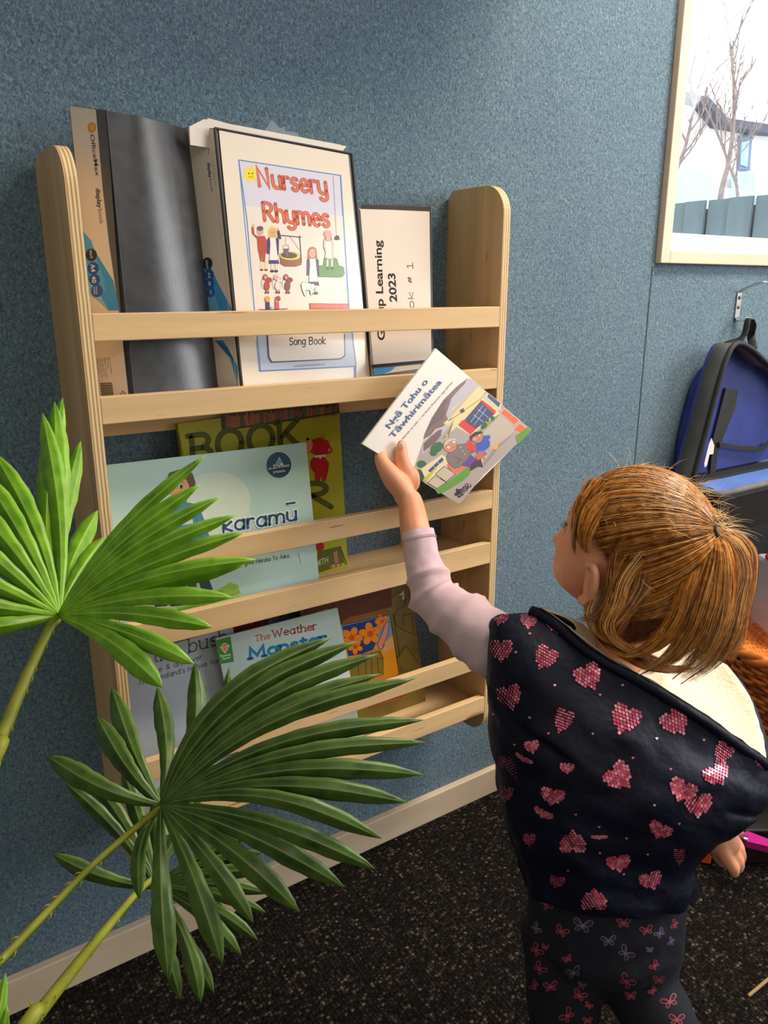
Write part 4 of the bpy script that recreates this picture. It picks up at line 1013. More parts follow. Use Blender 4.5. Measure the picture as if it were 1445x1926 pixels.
A.text('Ng\u0101 Tohu o', L(Z4,296,668), L(Z4,588,312), (-9.2,-6.6), BT, .014); A.text('T\u0101whirim\u0101tea', L(Z4,322,742), L(Z4,692,316), (-9.0,-6.4), BT, .014)
A.text('na Patrick te tuhi  |  na Scott Pearson nga pikitia', L(Z4,372,776), L(Z4,772,318), (-2.9,-2.1), INK, 0)
A.build('cover_print', hb)

# ------------------------------------------------------------------ the child
kid = thing('person', 'small child with fair ponytail and navy heart-print vest reaching up with a book', 'person', tuple(Q(1150,2090,.95).xy)+(0,))
def skin_mat():
    m, n, l, b = newmat('skin'); b.inputs['Base Color'].default_value = S((236,172,138)); b.inputs['Roughness'].default_value = .5
    b.inputs['Subsurface Weight'].default_value = .12; b.inputs['Subsurface Radius'].default_value = (1,.35,.2); b.inputs['Subsurface Scale'].default_value = .006
    tc = n.new('ShaderNodeTexCoord'); z = n.new('ShaderNodeTexNoise'); z.inputs['Scale'].default_value = 22; l.new(tc.outputs['Object'], z.inputs['Vector'])
    cr = n.new('ShaderNodeValToRGB'); e = cr.color_ramp.elements; e[0].position = .35; e[0].color = S((232,154,116)); e[1].position = .7; e[1].color = S((244,176,136))
    l.new(z.outputs['Fac'], cr.inputs[0]); l.new(cr.outputs[0], b.inputs['Base Color'])
    return m
SKIN = skin_mat()
HC = Q(1196, 1034, .90)                                     # head centre
HFW = (RT*-.80 + HF*.56 + ZV*.16).normalized()              # where the face points
HS = ZV.cross(HFW).normalized()                             # the child's left
HU = HFW.cross(HS).normalized()
if HU.z < 0: HU = -HU
def head_local(f, s_, u): return HC + HFW*f + HS*s_ + HU*u
def gauss(d2, w): return math.exp(-d2/(w*w))
def head_pt(a, b):
    "a polar from the top 0..pi, b around 0..2pi (0 = face)"
    x = math.sin(a)*math.cos(b); y = math.sin(a)*math.sin(b); z = math.cos(a)
    f = x*.086; s_ = y*.070; u = z*.088
    if z < 0:
        t = -z
        if x < 0: f *= 1-.35*t
        s_ *= 1-.22*t*t
        f += .012*t*(1 if x > 0 else 0)*x
        u *= 1+.12*max(0, x)*t
    p = Vector((f, s_, u)); nrm = Vector((x, y, z))
    k = 0
    for sg in (1, -1):
        k += .013*gauss((p-Vector((.060, sg*.044, -.040))).length_squared, .030)
        k -= .005*gauss((p-Vector((.078, sg*.028, .004))).length_squared, .013)
    k += .013*gauss(((p.x-.086)/1)**2+(p.y/.8)**2+((p.z+.018)/1.1)**2, .011)
    k += .005*gauss((p.x-.08)**2+(p.y/1.6)**2+(p.z+.048)**2, .011)
    k += .009*gauss((p.x-.07)**2+p.y**2+(p.z+.082)**2, .020)
    k += .004*gauss((p.x-.07)**2+(p.y/2)**2+(p.z-.045)**2, .03)
    p += nrm*k
    return head_local(p.x, p.y, p.z)
bodyb = MB()
NA, NB = 40, 56
rings = [[head_pt(math.pi*i/NA, 2*math.pi*k/NB) for k in range(NB)] for i in range(1, NA)]
bodyb.loft(rings, SKIN)
# ears: rim, lobe and bowl
for sg in (1, -1):
    ec = head_local(.020, sg*.0705, -.028)
    fw_, up_, out_ = (HFW*-.9+HS*sg*.45).normalized(), HU, HS*sg
    e = [ec + fw_*(.013*math.cos(t)-.002) + up_*(.023*math.sin(t)) + out_*(.006+.007*max(0, math.cos(t)))
         for t in [math.radians(d) for d in range(-120, 150, 18)]]
    bodyb.tube(e, [.0045]+[.0048]*(len(e)-2)+[.004], SKIN, 8)
    bodyb.ball(ec+out_*.003, (.011, .020, .0045), SKIN, 12, 8, (fw_, up_, out_))
    bodyb.ball(ec-up_*.021+out_*.004-fw_*.003, (.008,.008,.006), SKIN, 10, 8)
# neck, trunk
bodyb.tube([HC-HU*.03-HFW*.02, HC-HU*.09-HFW*.02, Q(1125,1275,.92)], [.040,.034,.036], SKIN, 20)
bodyb.loft([[Q(u, v, .92)+RT*(w*math.cos(t))+HF*(d*math.sin(t)) for t in [2*math.pi*k/24 for k in range(24)]]
            for u, v, w, d in ((1130,1235,.03,.025),(1120,1275,.055,.04),(1125,1340,.07,.05),(1135,1450,.075,.055),(1140,1600,.080,.055),(1138,1700,.080,.055),(1138,1780,.07,.055))], SKIN)
def chain(pts, rad, seg=16, flat=None):
    q = spline([(p.x, p.y, p.z, r) for p, r in zip(pts, rad)], 5)
    bodyb.tube([Vector(a[:3]) for a in q], [a[3] for a in q], SKIN, seg, flat=flat); bodyb.ball(pts[-1], rad[-1]*.98, SKIN, 12, 9)
def hbp(u, v, h): return hit(ho, hn, u, v, h)
W1 = Q(772, 942, 1.028)
chain([Q(1000,1240,.93), Q(925,1205,.945), Q(818,1130,.985), Q(795,1060,.995), Q(782,1002,1.005), Q(776,965,1.02), W1], [.032,.029,.023,.0218,.0198,.0178,.0160])
palm = hbp(750, 897, .002)
# palm: wrist -> knuckle chains, thenar mass
kn = [(721,873,.004),(729,879,-.008),(738,887,-.018),(748,895,-.026)]
for i, (u, v, h) in enumerate(kn):
    chain([W1+(palm-W1)*.05+hn*(-.004*i), (W1+hbp(u,v,h))/2 + (hbp(u,v,h)-palm)*.12, hbp(u, v, h)], [.0125,.0150,.0105-.0006*i], 12)
bodyb.ball(hbp(757,898,.006), (.0215,.020,.016), SKIN, 18, 12, (RT, UP, hn))
bodyb.ball(hbp(768,906,.010), (.0145,.0175,.012), SKIN, 16, 12, (RT, UP, hn))
# fingers wrap behind the cover
fing = [((717,862,-.002),(722,848,-.012),(740,836,-.0135),(756,829,-.012)), ((722,866,-.014),(732,850,-.019),(752,842,-.017),(770,838,-.0125)),
        ((733,876,-.024),(742,860,-.026),(762,852,-.020),(780,850,-.013)), ((745,886,-.032),(754,872,-.030),(770,866,-.022),(786,864,-.0135))]
for i, q in enumerate(fing):
    s_ = (1, 1.03, .98, .86)[i]
    chain([hbp(*kn[i])]+[hbp(*p) for p in q], [.0098*s_,.0092*s_,.0084*s_,.0078*s_,.0068*s_], 12)
# thumb on the cover
chain([hbp(770,905,.012), hbp(763,884,.014), hbp(757,864,.012), hbp(756,849,.0098), hbp(755.5,836,.0088)], [.0135,.0112,.0088,.0082,.0066], 14)
# right arm hanging under the vest, relaxed hand
W2 = Q(1352, 1566, .905)
chain([Q(1250,1420,.93), Q(1300,1450,.93), Q(1338,1495,.92), Q(1346,1530,.91), W2], [.034,.029,.0245,.0215,.0175])
RTD = RT
for i, (a, b, c, dd) in enumerate((((1360,1602,.893),(1370,1620,.894),(1380,1634,.897),(1382,1642,.899)), ((1371,1597,.900),(1383,1613,.903),(1390,1624,.906),(1390,1634,.909)),
                                   ((1378,1588,.908),(1390,1600,.912),(1394,1611,.915),(1393,1620,.918)), ((1380,1578,.916),(1389,1589,.920),(1393,1598,.923),(1392,1606,.926)))):
    s_ = (1, 1, .95, .82)[i]
    chain([W2+(Q(*a)-W2)*.1, (W2+Q(*a))/2, Q(*a)], [.013,.0130*s_,.0088*s_], 12)
    chain([Q(*a), Q(*b), Q(*c), Q(*dd)], [.0088*s_,.0075*s_,.0068*s_,.0056*s_], 12)
bodyb.ball(Q(1362,1586,.900), (.0185,.019,.0125), SKIN, 16, 12, (RT, UP, FW))
chain([Q(1348,1580,.905), Q(1346,1596,.915), Q(1353,1612,.92), Q(1360,1622,.92)], [.0105,.0085,.0075,.0062], 12)
# legs
LEG_L = [((1062,1745,.93),.052),((1062,1850,.935),.046),((1060,1950,.94),.038),((1060,2050,.95),.030)]
LEG_R = [((1205,1745,.93),.052),((1202,1840,.925),.046),((1246,1925,.90),.040),((1300,2010,.90),.032),((1330,2050,.90),.027)]
footL = tuple(Q(1060,2120,.955)); 
def leg(pts, mb_, m, grow, foot=True):
    P_ = [Q(*p) for p, r in pts]; R_ = [r+grow for p, r in pts]
    last = P_[-1]; P_.append(Vector((last.x, last.y, .055))); R_.append(R_[-1]*.9)
    q = spline([(p.x, p.y, p.z, r) for p, r in zip(P_, R_)], 4)
    mb_.tube([Vector(a[:3]) for a in q], [a[3] for a in q], m, 20)
    return P_[-1]
for pts in (LEG_L, LEG_R):
    an = leg(pts, bodyb, SKIN, -.006)
    bodyb.ball(Vector((an.x, an.y, .03))+HF*.035, (.026,.058,.022), SKIN, 16, 10, (RT, HF, ZV))
def remeshed(mb_, name, vox, m, smooth_iter=3, extra=None):
    o = mb_.build(name)
    r = o.modifiers.new('r', 'REMESH'); r.mode = 'VOXEL'; r.voxel_size = vox
    s_ = o.modifiers.new('s', 'CORRECTIVE_SMOOTH' if False else 'SMOOTH'); s_.iterations = smooth_iter; s_.factor = .5
    dg = bpy.context.evaluated_depsgraph_get(); dg.update()
    me = bpy.data.meshes.new_from_object(o.evaluated_get(dg), depsgraph=dg)
    loc = o.location.copy(); old = o.data; bpy.data.objects.remove(o); bpy.data.meshes.remove(old)
    me.name = name; me.materials.clear(); me.materials.append(m)
    me.polygons.foreach_set('use_smooth', [True]*len(me.polygons)); me.polygons.foreach_set('material_index', [0]*len(me.polygons))
    for v in me.vertices: v.co += loc
    return me
def link_me(me, name, parent):
    org = sum((v.co for v in me.vertices), Vector())/len(me.vertices)
    for v in me.vertices: v.co -= org
    o = bpy.data.objects.new(name, me); COL.objects.link(o); o.parent = parent; o.location = org-parent_world(parent); return o
me = remeshed(bodyb, 'body', .0021, SKIN, 3)
link_me(me, 'body', kid)
# eyes, lashes, nail, ear stud
for sg in (1,-1):
    mb = MB(); c = head_local(.0655, sg*.027, .004); mb.ball(c, .0105, mat((236,234,230), .2), 14, 10); mb.ball(c+HFW*.0045, .0068, mat((80,110,130), .2), 12, 8); mb.ball(c+HFW*.0075, .0042, mat((20,18,18), .15), 10, 8)
    mb.build('eye', kid, smooth=True)
lash = mat((70,44,30), .6)
for sg in (1,-1):
    mb = MB()
    for k in range(9):
        p = head_local(.0755, sg*(.020+.0022*k), .010+.001*math.sin(k/8*3.14)); mb.tube([p, p+HFW*.004+HU*.001, p+HFW*.007+HU*.004], [.0004,.0003,.0001], lash, 4)
    mb.build('eyelashes', kid)
    mb = MB(); mb.tube([head_local(.0815-.0007*k-.0003*k*k, sg*(.014+.0042*k), .024+.0015*math.sin(k/6*3.14)) for k in range(7)], .0013, mat((170,120,70), .7), 6); mb.build('eyebrow', kid); mb = MB()
    mb.ball(head_local(.022,sg*.0785,-.050), .0016, mat((210,190,150), .2, metal=1), 8, 6); mb.build('ear_stud', kid)
mb = MB(); nm = mat((250,206,188), .4)
a_, b_ = hbp(756,844,.0162), hbp(755.5,832,.0145)
mb.ball((a_+b_)/2-hn*.0012, (.0040,.0048,.0016), nm, 12, 8, (RT, UP, hn)); mb.build('thumbnail', kid, smooth=True)

# ---- sleeves
SLV = tex_mat('pale_pink_jersey', (226,190,198), (236,204,212), nscale=50, rough=.85, bump=.3, bscale=420, dist=.0006, sheen=.2)
def cloth_tube(name, ctr, rad, m, wr, seed, seg=40, sub=9, hollow=.0022):
    q = spline([(Q(*p).x, Q(*p).y, Q(*p).z, r) for p, r in zip(ctr, rad)], sub); n = len(q)
    pts = [Vector(a[:3]) for a in q]; mbt = MB(); ringsO = []; ringsI = []
    t0_ = (pts[1]-pts[0]).normalized(); nr = t0_.cross(ZV).normalized()
    for i in range(n):
        t_ = (pts[min(i+1,n-1)]-pts[max(i-1,0)]).normalized(); nr = (nr-t_*nr.dot(t_)).normalized(); bn = t_.cross(nr); r0 = []; r1 = []
        for k in range(seg):
            a = 2*math.pi*k/seg; d = nr*math.cos(a)+bn*math.sin(a); p = pts[i]+d*q[i][3]
            w = wr(i/(n-1), a) + .0022*noise.noise(p*38+Vector((seed,0,0))) + .0010*noise.noise(p*90)
            r0.append(p+d*w); r1.append(p+d*(w-hollow))
        ringsO.append(r0); ringsI.append(r1)
    mbt.loft(ringsI[::-1]+ringsO, m, cap0=False, cap1=False)
    # close start
    return mbt
def wr_arm(t, a):
    s_ = 0
    for c, w_, amp, ph in ((.50,.020,.0045,.5),(.57,.018,.0045,2.2),(.43,.018,.0036,1.2),(.64,.018,.0030,4.0),(.30,.03,.0034,3.0),(.20,.025,.0030,1.0),(.36,.02,.0026,5.0)):
        cc = c + .035*math.sin(a+ph); s_ += amp*math.exp(-((t-cc)/w_)**2)*(.55+.45*math.cos(a-ph))
    return s_*1.7-.0012
mb = cloth_tube('sleeve', [(995,1250,.93),(935,1216,.945),(875,1170,.965),(822,1126,.985),(803,1080,.992),(793,1040,.998),(785,1000,1.004)], [.040,.0405,.036,.0295,.0262,.0240,.0225], SLV, wr_arm, 3)
mb.build('sleeve', kid, smooth=True)
mb = cloth_tube('sleeve', [(1262,1430,.93),(1305,1462,.93),(1336,1500,.92),(1351,1532,.91),(1362,1556,.905)], [.030,.030,.029,.0255,.0215], SLV, wr_arm, 8)
mb.build('sleeve', kid, smooth=True)
mb = MB(); sm = mat((206,170,180), .9)
for v_, dv in ((1014,0),(1017,0)):
    c = Q(787,v_,1.002); ax = (Q(793,1040,.998)-Q(785,1000,1.004)).normalized(); n1 = ax.cross(ZV).normalized(); n2 = ax.cross(n1)
    r_ = .0238
    mb.tube([c+(n1*math.cos(t)+n2*math.sin(t))*r_ for t in [2*math.pi*k/32 for k in range(33)]], .0004, sm, 4)
mb.build('hem_stitching', kid)

# ---- leggings
lb = MB(); LEGM = tex_mat('dark_navy_jersey', (9,9,22), (14,14,32), nscale=30, rough=.85, bump=.2, bscale=300)
lb.loft([[Q(u, v, .925)+RT*(w*math.cos(t))+HF*(d*math.sin(t)) for t in [2*math.pi*k/28 for k in range(28)]]
         for u, v, w, d in ((1140,1620,.090,.070),(1140,1680,.0925,.078),(1138,1740,.0915,.076),(1136,1785,.078,.062))], LEGM)
for pts in (LEG_L, LEG_R): leg(pts, lb, LEGM, .0)
me = remeshed(lb, 'leggings', .004, LEGM, 4)
for v in me.vertices: v.co += Vector((1,1,1))*0 + (v.co-Q(1140,1800,.925)).normalized()*(.0025*noise.noise(v.co*26)+.0015*noise.noise(v.co*60))
bvh_leg = BVHTree.FromPolygons([v.co.copy() for v in me.vertices], [tuple(p.vertices) for p in me.polygons])
def onto(bvh, u, v, h):
    d = ray(u, v).normalized(); loc, nr, i, dist = bvh.ray_cast(CAM, d)
    if loc is None: return None
    if nr.dot(d) > 0: nr = -nr
    return loc - d*h
def decal_line(mbd, bvh, pts, w, m, h=.0006):
    for a, b in zip(pts[:-1], pts[1:]):
        dx, dy = b[0]-a[0], b[1]-a[1]; L_ = math.hypot(dx, dy)
        if L_ < .01: continue
        nx, ny = -dy/L_*w/2, dx/L_*w/2
        q = [onto(bvh, a[0]+nx, a[1]+ny, h), onto(bvh, b[0]+nx, b[1]+ny, h), onto(bvh, b[0]-nx, b[1]-ny, h), onto(bvh, a[0]-nx, a[1]-ny, h)]
        if any(x is None for x in q) or (q[0]-q[2]).length > .02: continue
        mbd.add(q, [(0,1,2,3)], m)
link_me(me, 'leggings', kid)
mbd = MB(); BP = mat((176,72,92), .5); BG = mat((122,104,138), .5); BPd = mat((120,44,62), .5)
ZK = T(900,1650,2.651)
flies = [(338,132,1.5,60,0),(520,242,2.1,10,1),(725,228,1.5,0,0),(940,150,1.6,-20,1),(288,255,1.3,60,1),(415,270,1.5,30,0),(290,365,1.5,50,0),(332,348,.8,20,0),(443,408,1.0,-25,0),
         (305,455,1.5,45,0),(475,475,1.6,-20,1),(360,545,1.5,-10,0),(280,540,1.1,-60,0),(735,380,1.8,45,1),(740,520,1.8,40,0),(880,440,1.1,-50,0),(505,590,1.5,25,0),(870,565,1.0,-50,0),
         (955,620,1.8,-25,0),(990,710,1.7,0,0),(445,690,1.7,-50,0),(550,640,.9,30,0),(545,715,1.0,0,0),(900,512,1.2,0,0),(840,265,1.4,-15,0),(905,280,1.2,-40,1),(650,318,1.6,-5,1),(855,362,.8,0,1),(760,592,1.2,-5,0),(515,540,.9,20,1),(980,235,1.0,-70,0),(962,320,.9,-70,1)]
for x, y, s_, ang, c in flies:
    cx_, cy_ = L(ZK, x, y); s_ *= 8.4; ca, sa = math.cos(math.radians(ang)), math.sin(math.radians(ang))
    m = BG if c else BP
    def tfm(q): return [(cx_+(a*ca-b*sa)*s_, cy_+(a*sa+b*ca)*s_) for a, b in q]
    for sg in (-1, 1):
        wing = [(0,0),(sg*.35,-.55),(sg*.8,-.75),(sg*1.05,-.55),(sg*.95,-.2),(sg*.5,.02),(0,0)]
        low = [(0,.05),(sg*.5,.1),(sg*.75,.35),(sg*.6,.62),(sg*.3,.55),(0,.1)]
        decal_line(mbd, bvh_leg, tfm(wing), 1.5, m); decal_line(mbd, bvh_leg, tfm(low), 1.3, m)
        decal_line(mbd, bvh_leg, tfm([(0,0),(sg*.8,-.5)]), .8, BPd if not c else BG); decal_line(mbd, bvh_leg, tfm([(0,0),(sg*.6,-.6)]), .7, BPd if not c else BG); decal_line(mbd, bvh_leg, tfm([(0,.05),(sg*.55,.45)]), .7, m)
    decal_line(mbd, bvh_leg, tfm([(0,-.25),(0,.3)]), 1.3, m)
lg = bpy.data.objects[[o.name for o in kid.children if o.name.startswith('leggings')][0]]
if mbd.v: mbd.build('butterfly_print', lg)

# ---- padded vest
VM = tex_mat('navy_padded_shell', (9,11,30), (15,18,42), nscale=14, rough=.55, bump=.8, bscale=34, dist=.005, spec=.25)
FL = tex_mat('cream_fleece', (240,226,196), (250,240,216), nscale=60, rough=.95, bump=.9, bscale=240, dist=.002, sheen=.3)
def resamp(pts, n):
    pts = [Vector(p) for p in spline([tuple(p) for p in pts], 6)]
    d = [0]
    for a, b in zip(pts[:-1], pts[1:]): d.append(d[-1]+(b-a).length)
    out = []; j = 0
    for i in range(n):
        t = d[-1]*i/(n-1)
        while j < len(d)-2 and d[j+1] < t: j += 1
        f = (t-d[j])/max(1e-9, d[j+1]-d[j]); out.append(pts[j].lerp(pts[j+1], min(1, f)))
    return out
NH = 40
near = resamp([Q(1000,1152,.89),Q(1040,1174,.872),Q(1110,1232,.852),Q(1215,1292,.842),Q(1310,1350,.842),Q(1395,1410,.850),Q(1441,1442,.870)], NH+1)
far = resamp([Q(1441,1442,.870),Q(1432,1392,.915),Q(1408,1325,.95),Q(1368,1268,.975),Q(1290,1228,.98),Q(1165,1226,.945),Q(1075,1180,.90),Q(1000,1152,.89)], NH+1)
rim = near[:-1]+far[:-1]
def vring(Lp, Rp, dep, hn_, hf, seed=0):
    Lw, Rw = Q(*Lp, dep), Q(*Rp, dep); c = (Lw+Rw)/2; h = (Rw-Lw)/2; out = []
    for k in range(2*NH):
        t = math.pi - math.pi*k/NH      # pi -> 0 near side, 0 -> -pi far side
        s_ = math.sin(t); out.append(c + h*math.cos(t) - HF*(s_*(hn_ if s_ > 0 else hf)) + ZV*(seed*max(0, s_)))
    return out
spec = [((938,1160),(1443,1458),.885,.055,.060),((921,1198),(1441,1484),.89,.078,.070),((917,1245),(1425,1506),.893,.086,.08),((916,1290),(1402,1522),.895,.092,.08),
        ((919,1340),(1372,1540),.9,.094,.08),((926,1395),(1336,1562),.905,.092,.08),((935,1450),(1308,1580),.91,.090,.08),((944,1500),(1300,1596),.912,.088,.08),((955,1550),(1301,1612),.915,.086,.08,.006),
        ((968,1595),(1302,1630),.917,.084,.08,.016),((980,1635),(1297,1650),.918,.082,.08,.026),((988,1672),(1290,1672),.92,.079,.08,.036)]
vr = [rim]+[vring(*s_) for s_ in spec]
# smooth between control rings and add quilting / gathers
dense = []
for k in range(2*NH):
    dense.append(spline([tuple(r[k]) for r in vr], 6))
nr_ = len(dense[0])
cen = Q(1140, 1400, .91)
VR = []
for i in range(nr_):
    row = []
    for k in range(2*NH):
        p = Vector(dense[k][i]); ax = Vector((cen.x, cen.y, p.z)); d = (p-ax); d.z = 0; d = d.normalized()
        tt = i/(nr_-1)
        w = .0058*noise.noise(p*19)+.0034*noise.noise(p*46)+.0014*(1-abs(noise.noise(p*75+Vector((0,0,p.x*40)))))
        fold = .0035*math.sin(k*.75+tt*5+2*noise.noise(p*9))*max(0, tt-.35)
        q = -.004*math.exp(-((tt-.30-.05*math.sin(k*.16))/.016)**2)*(1 if 2 < k < NH*.35 or k > NH*.72 else 0)
        if i < 2: w *= .3
        row.append(p+d*(w+fold+q))
    VR.append(row)
hem_in = [[cenp + (p-cenp)*f + ZV*dz for p in VR[-1] for cenp in [Vector((sum(a.x for a in VR[-1])/80, sum(a.y for a in VR[-1])/80, p.z))]] for f, dz in ((.97,-.004),(.93,.004),(.90,.03))]
vb = MB(); vb.loft(VR+hem_in, VM, cap0=False, cap1=False)
bvh_v = BVHTree.FromPolygons([Vector(v) for v in vb.v], vb.f)
# glittering printed hearts made of dots
ZG = T(900,1100,2.332)
PK = [mat((226,104,132), .25, 'pink_foil', metal=.35), mat((204,76,104), .25, 'rose_foil', metal=.35), mat((240,150,168), .2, 'light_pink_foil', metal=.35)]
rr = random.Random(12)
def onto_n(u, v):
    d = ray(u, v).normalized(); loc, nr, i, dist = bvh_v.ray_cast(CAM, d)
    if loc is None: return None, None
    return loc, (nr if nr.dot(d) < 0 else -nr)
def heart(cx_, cy_, sx, sy, ang):
    ca, sa = math.cos(math.radians(ang)), math.sin(math.radians(ang)); R_ = .235
    j = -6
    while j <= 6:
        i = -6
        while i <= 6:
            x = (i+(j % 2)*.5)*R_; y = j*R_*.87; i += 1
            yy = -y*1.05-.12 if False else -y
            X, Yy = x*1.0, yy*1.05+.14
            if X*X+(Yy-.60*math.sqrt(abs(X)))**2 > .82: continue
            u, v = cx_+(x*sx*ca-y*sy*sa), cy_+(x*sx*sa+y*sy*ca)
            loc, nr = onto_n(u, v)
            if loc is None: continue
            t1 = nr.orthogonal().normalized(); t2 = nr.cross(t1); r_ = .106*sx*.88/F_PX*1.0
            vb.add([loc+nr*.0009+(t1*math.cos(a)+t2*math.sin(a))*r_ for a in [2*math.pi*q/8 for q in range(8)]], [tuple(range(8))], rr.choice(PK))
        j += 1
hearts = [(97,145,34,34,15),(220,163,36,30,5),(338,178,36,36,-10),(102,292,46,46,0),(290,325,46,50,28),(485,408,56,54,-25),(140,497,50,52,-15),(640,595,60,60,22),(867,605,58,58,-35),
 (370,600,38,52,20),(236,712,30,26,-10),(622,845,58,56,-45),(892,905,58,44,25),(1048,835,56,44,-30),(962,968,58,50,0),(1068,738,38,46,35),(122,920,30,34,10),(325,930,50,34,12),(285,1003,44,16,28),
 (415,1122,54,46,180),(225,1120,26,26,0),(795,1078,50,32,25),(615,1222,50,34,-8),(345,1303,32,26,15),(758,1298,48,36,-20),(508,1375,52,44,180),(148,805,20,50,-25),(390,805,30,22,0),(880,1192,24,34,0),(1250,782,28,30,-30),(105,780,14,30,0),(200,762,40,9,30),(530,1106,34,6,0)]
for x, y, sx, sy, ang in hearts:
    p = L(ZG, x, y); heart(p[0], p[1], sx/2.332*1.18, sy/2.332*1.18, ang)
for x, y in ((335,440),(533,482),(632,440),(731,458),(226,582),(502,652),(781,674),(988,680),(678,758),(843,808),(772,965),(650,1110),(530,1060),(428,1006),(533,1174),(395,1252),(160,700),(308,651),(743,1180),(225,215),(637,1268),(68,566),(510,322),(880,1046),(165,296)):
    cu_, cv_ = L(ZG, x, y); pts = []
    for t in range(14):
        a = 2*math.pi*t/14; hx = 16*math.sin(a)**3; hy = -(13*math.cos(a)-5*math.cos(2*a)-2*math.cos(3*a)-math.cos(4*a))
        loc, nr = onto_n(cu_+hx*.17, cv_+hy*.17)
        if loc is not None: pts.append(loc+nr*.0008)
    if len(pts) == 14: vb.add(pts, [tuple(range(14))], PK[2])
vest = vb.build('vest', kid, smooth=True)
mb = MB(); rl = rim+[rim[0]]
mb.tube([p+Vector((0,0,.002)) for p in rl], .0062, VM, 10, cap=False); mb.build('vest_collar_roll', vest, smooth=True)
mb = MB()
cr_ = sum(rim, Vector())/len(rim)
def inner(f, dz, am): return [cr_+(p-cr_)*f-ZV*dz+Vector((noise.noise(p*60), noise.noise(p*60+Vector((9,0,0))), noise.noise(p*50)))*am for p in rim]
mb.loft([inner(.995,-.011,.002), inner(.965,-.011,.003), inner(.92,-.006,.003), inner(.80,.006,.004), inner(.60,.012,.004), inner(.3,.012,.003), inner(.06,.012,.0)], FL, cap0=False)
mb.build('fleece_lining', vest, smooth=True)
# ---- hair
def hair_mat(name, c, c2):
    m, n, l, b = newmat(name); tc = n.new('ShaderNodeTexCoord'); z = n.new('ShaderNodeTexNoise'); z.inputs['Scale'].default_value = 120
    l.new(tc.outputs['Object'], z.inputs['Vector']); cr = n.new('ShaderNodeValToRGB'); e = cr.color_ramp.elements
    e[0].position = .35; e[0].color = S(c); e[1].position = .65; e[1].color = S(c2); l.new(z.outputs['Fac'], cr.inputs[0]); l.new(cr.outputs[0], b.inputs['Base Color'])
    b.inputs['Roughness'].default_value = .42; b.inputs['Specular IOR Level'].default_value = .55
    return m
H0 = hair_mat('hair_brown', (92,50,18), (136,80,30)); H1 = hair_mat('hair_gold', (206,128,44), (236,160,70)); H2 = hair_mat('hair_blond', (240,188,112), (250,216,156))
HMS = [H0, H0, H1, H1, H1, H2]
TIE = Q(1346, 1000, .844)
def inv(p):
    d = p-HC; return Vector((d.dot(HFW)/.086, d.dot(HS)/.070, d.dot(HU)/.088))
def on_head(n_, s_=1.0):
    n_ = n_.normalized(); return head_local(n_.x*.086*s_, n_.y*.070*s_, n_.z*.088*s_)
tdir = inv(TIE).normalized()
def hairline(b):
    "unit direction of the hairline at angle b around the face axis (0 = top, 90 = child's left, 180 = below)"
    bb_ = abs((b+180) % 360-180); tb = [(0,50),(50,58),(72,66),(84,80),(94,100),(120,108),(180,113)]
    for (b0,a0),(b1,a1) in zip(tb[:-1], tb[1:]):
        if b0 <= bb_ <= b1: a = a0+(a1-a0)*(bb_-b0)/(b1-b0)
    a = math.radians(a); bb = math.radians(b)
    return Vector((math.cos(a), math.sin(a)*math.sin(bb), math.sin(a)*math.cos(bb)))
# scalp cap under the strands
mb = MB(); rows = []
for j in range(0, 15):
    rows.append([])
    for k in range(72):
        h = hairline(k*5); t = j/14; d = h.lerp(tdir, t).normalized() if h.dot(tdir) > -.98 else h
        rows[-1].append(on_head(d, 1.02+.03*math.sin(math.pi*min(1, t*1.2))))
mb.loft(rows, H0, cap0=False, cap1=True); hcap = mb.build('hair', kid, smooth=True)
rr = random.Random(77); mb = MB()
def strand(pts, r, m):
    n_ = len(pts); mb.tube(pts, [r*min(1, .25+j/(n_*.15))*max(.12, min(1, (n_-1-j)/(n_*.35))) for j in range(n_)], m, 3, cap=False)
for i in range(7500):
    b = rr.uniform(0, 360); h = hairline(b); h = (h+Vector((rr.uniform(-.05,.05), rr.uniform(-.05,.05), rr.uniform(-.05,.05)))).normalized()
    t0_ = rr.choice([0, 0, rr.uniform(0,.6)]); lift = 1.045+rr.uniform(0, .035); wob = rr.uniform(-.05,.05); w2 = rr.uniform(0, 6)
    pts = []; n_ = 11
    side = h.cross(tdir).normalized() if h.cross(tdir).length > .05 else Vector((0,1,0))
    for j in range(n_):
        t = t0_+(1-t0_)*j/(n_-1)
        d = (h*(1-t)+tdir*t).normalized() if True else h
        d = (d+side*wob*math.sin(t*math.pi+w2*.15)).normalized()
        bulge = lift+.045*math.sin(math.pi*t)**1.0
        p = on_head(d, bulge)
        if t > .86: p = p.lerp(TIE-(TIE-HC).normalized()*.003+Vector((rr.uniform(-.004,.004), rr.uniform(-.004,.004), rr.uniform(-.004,.004))), (t-.86)/.14)
        pts.append(p)
    strand(pts, rr.uniform(.00022,.00042), rr.choice(HMS))
ZH = T(1000,860,3.209)
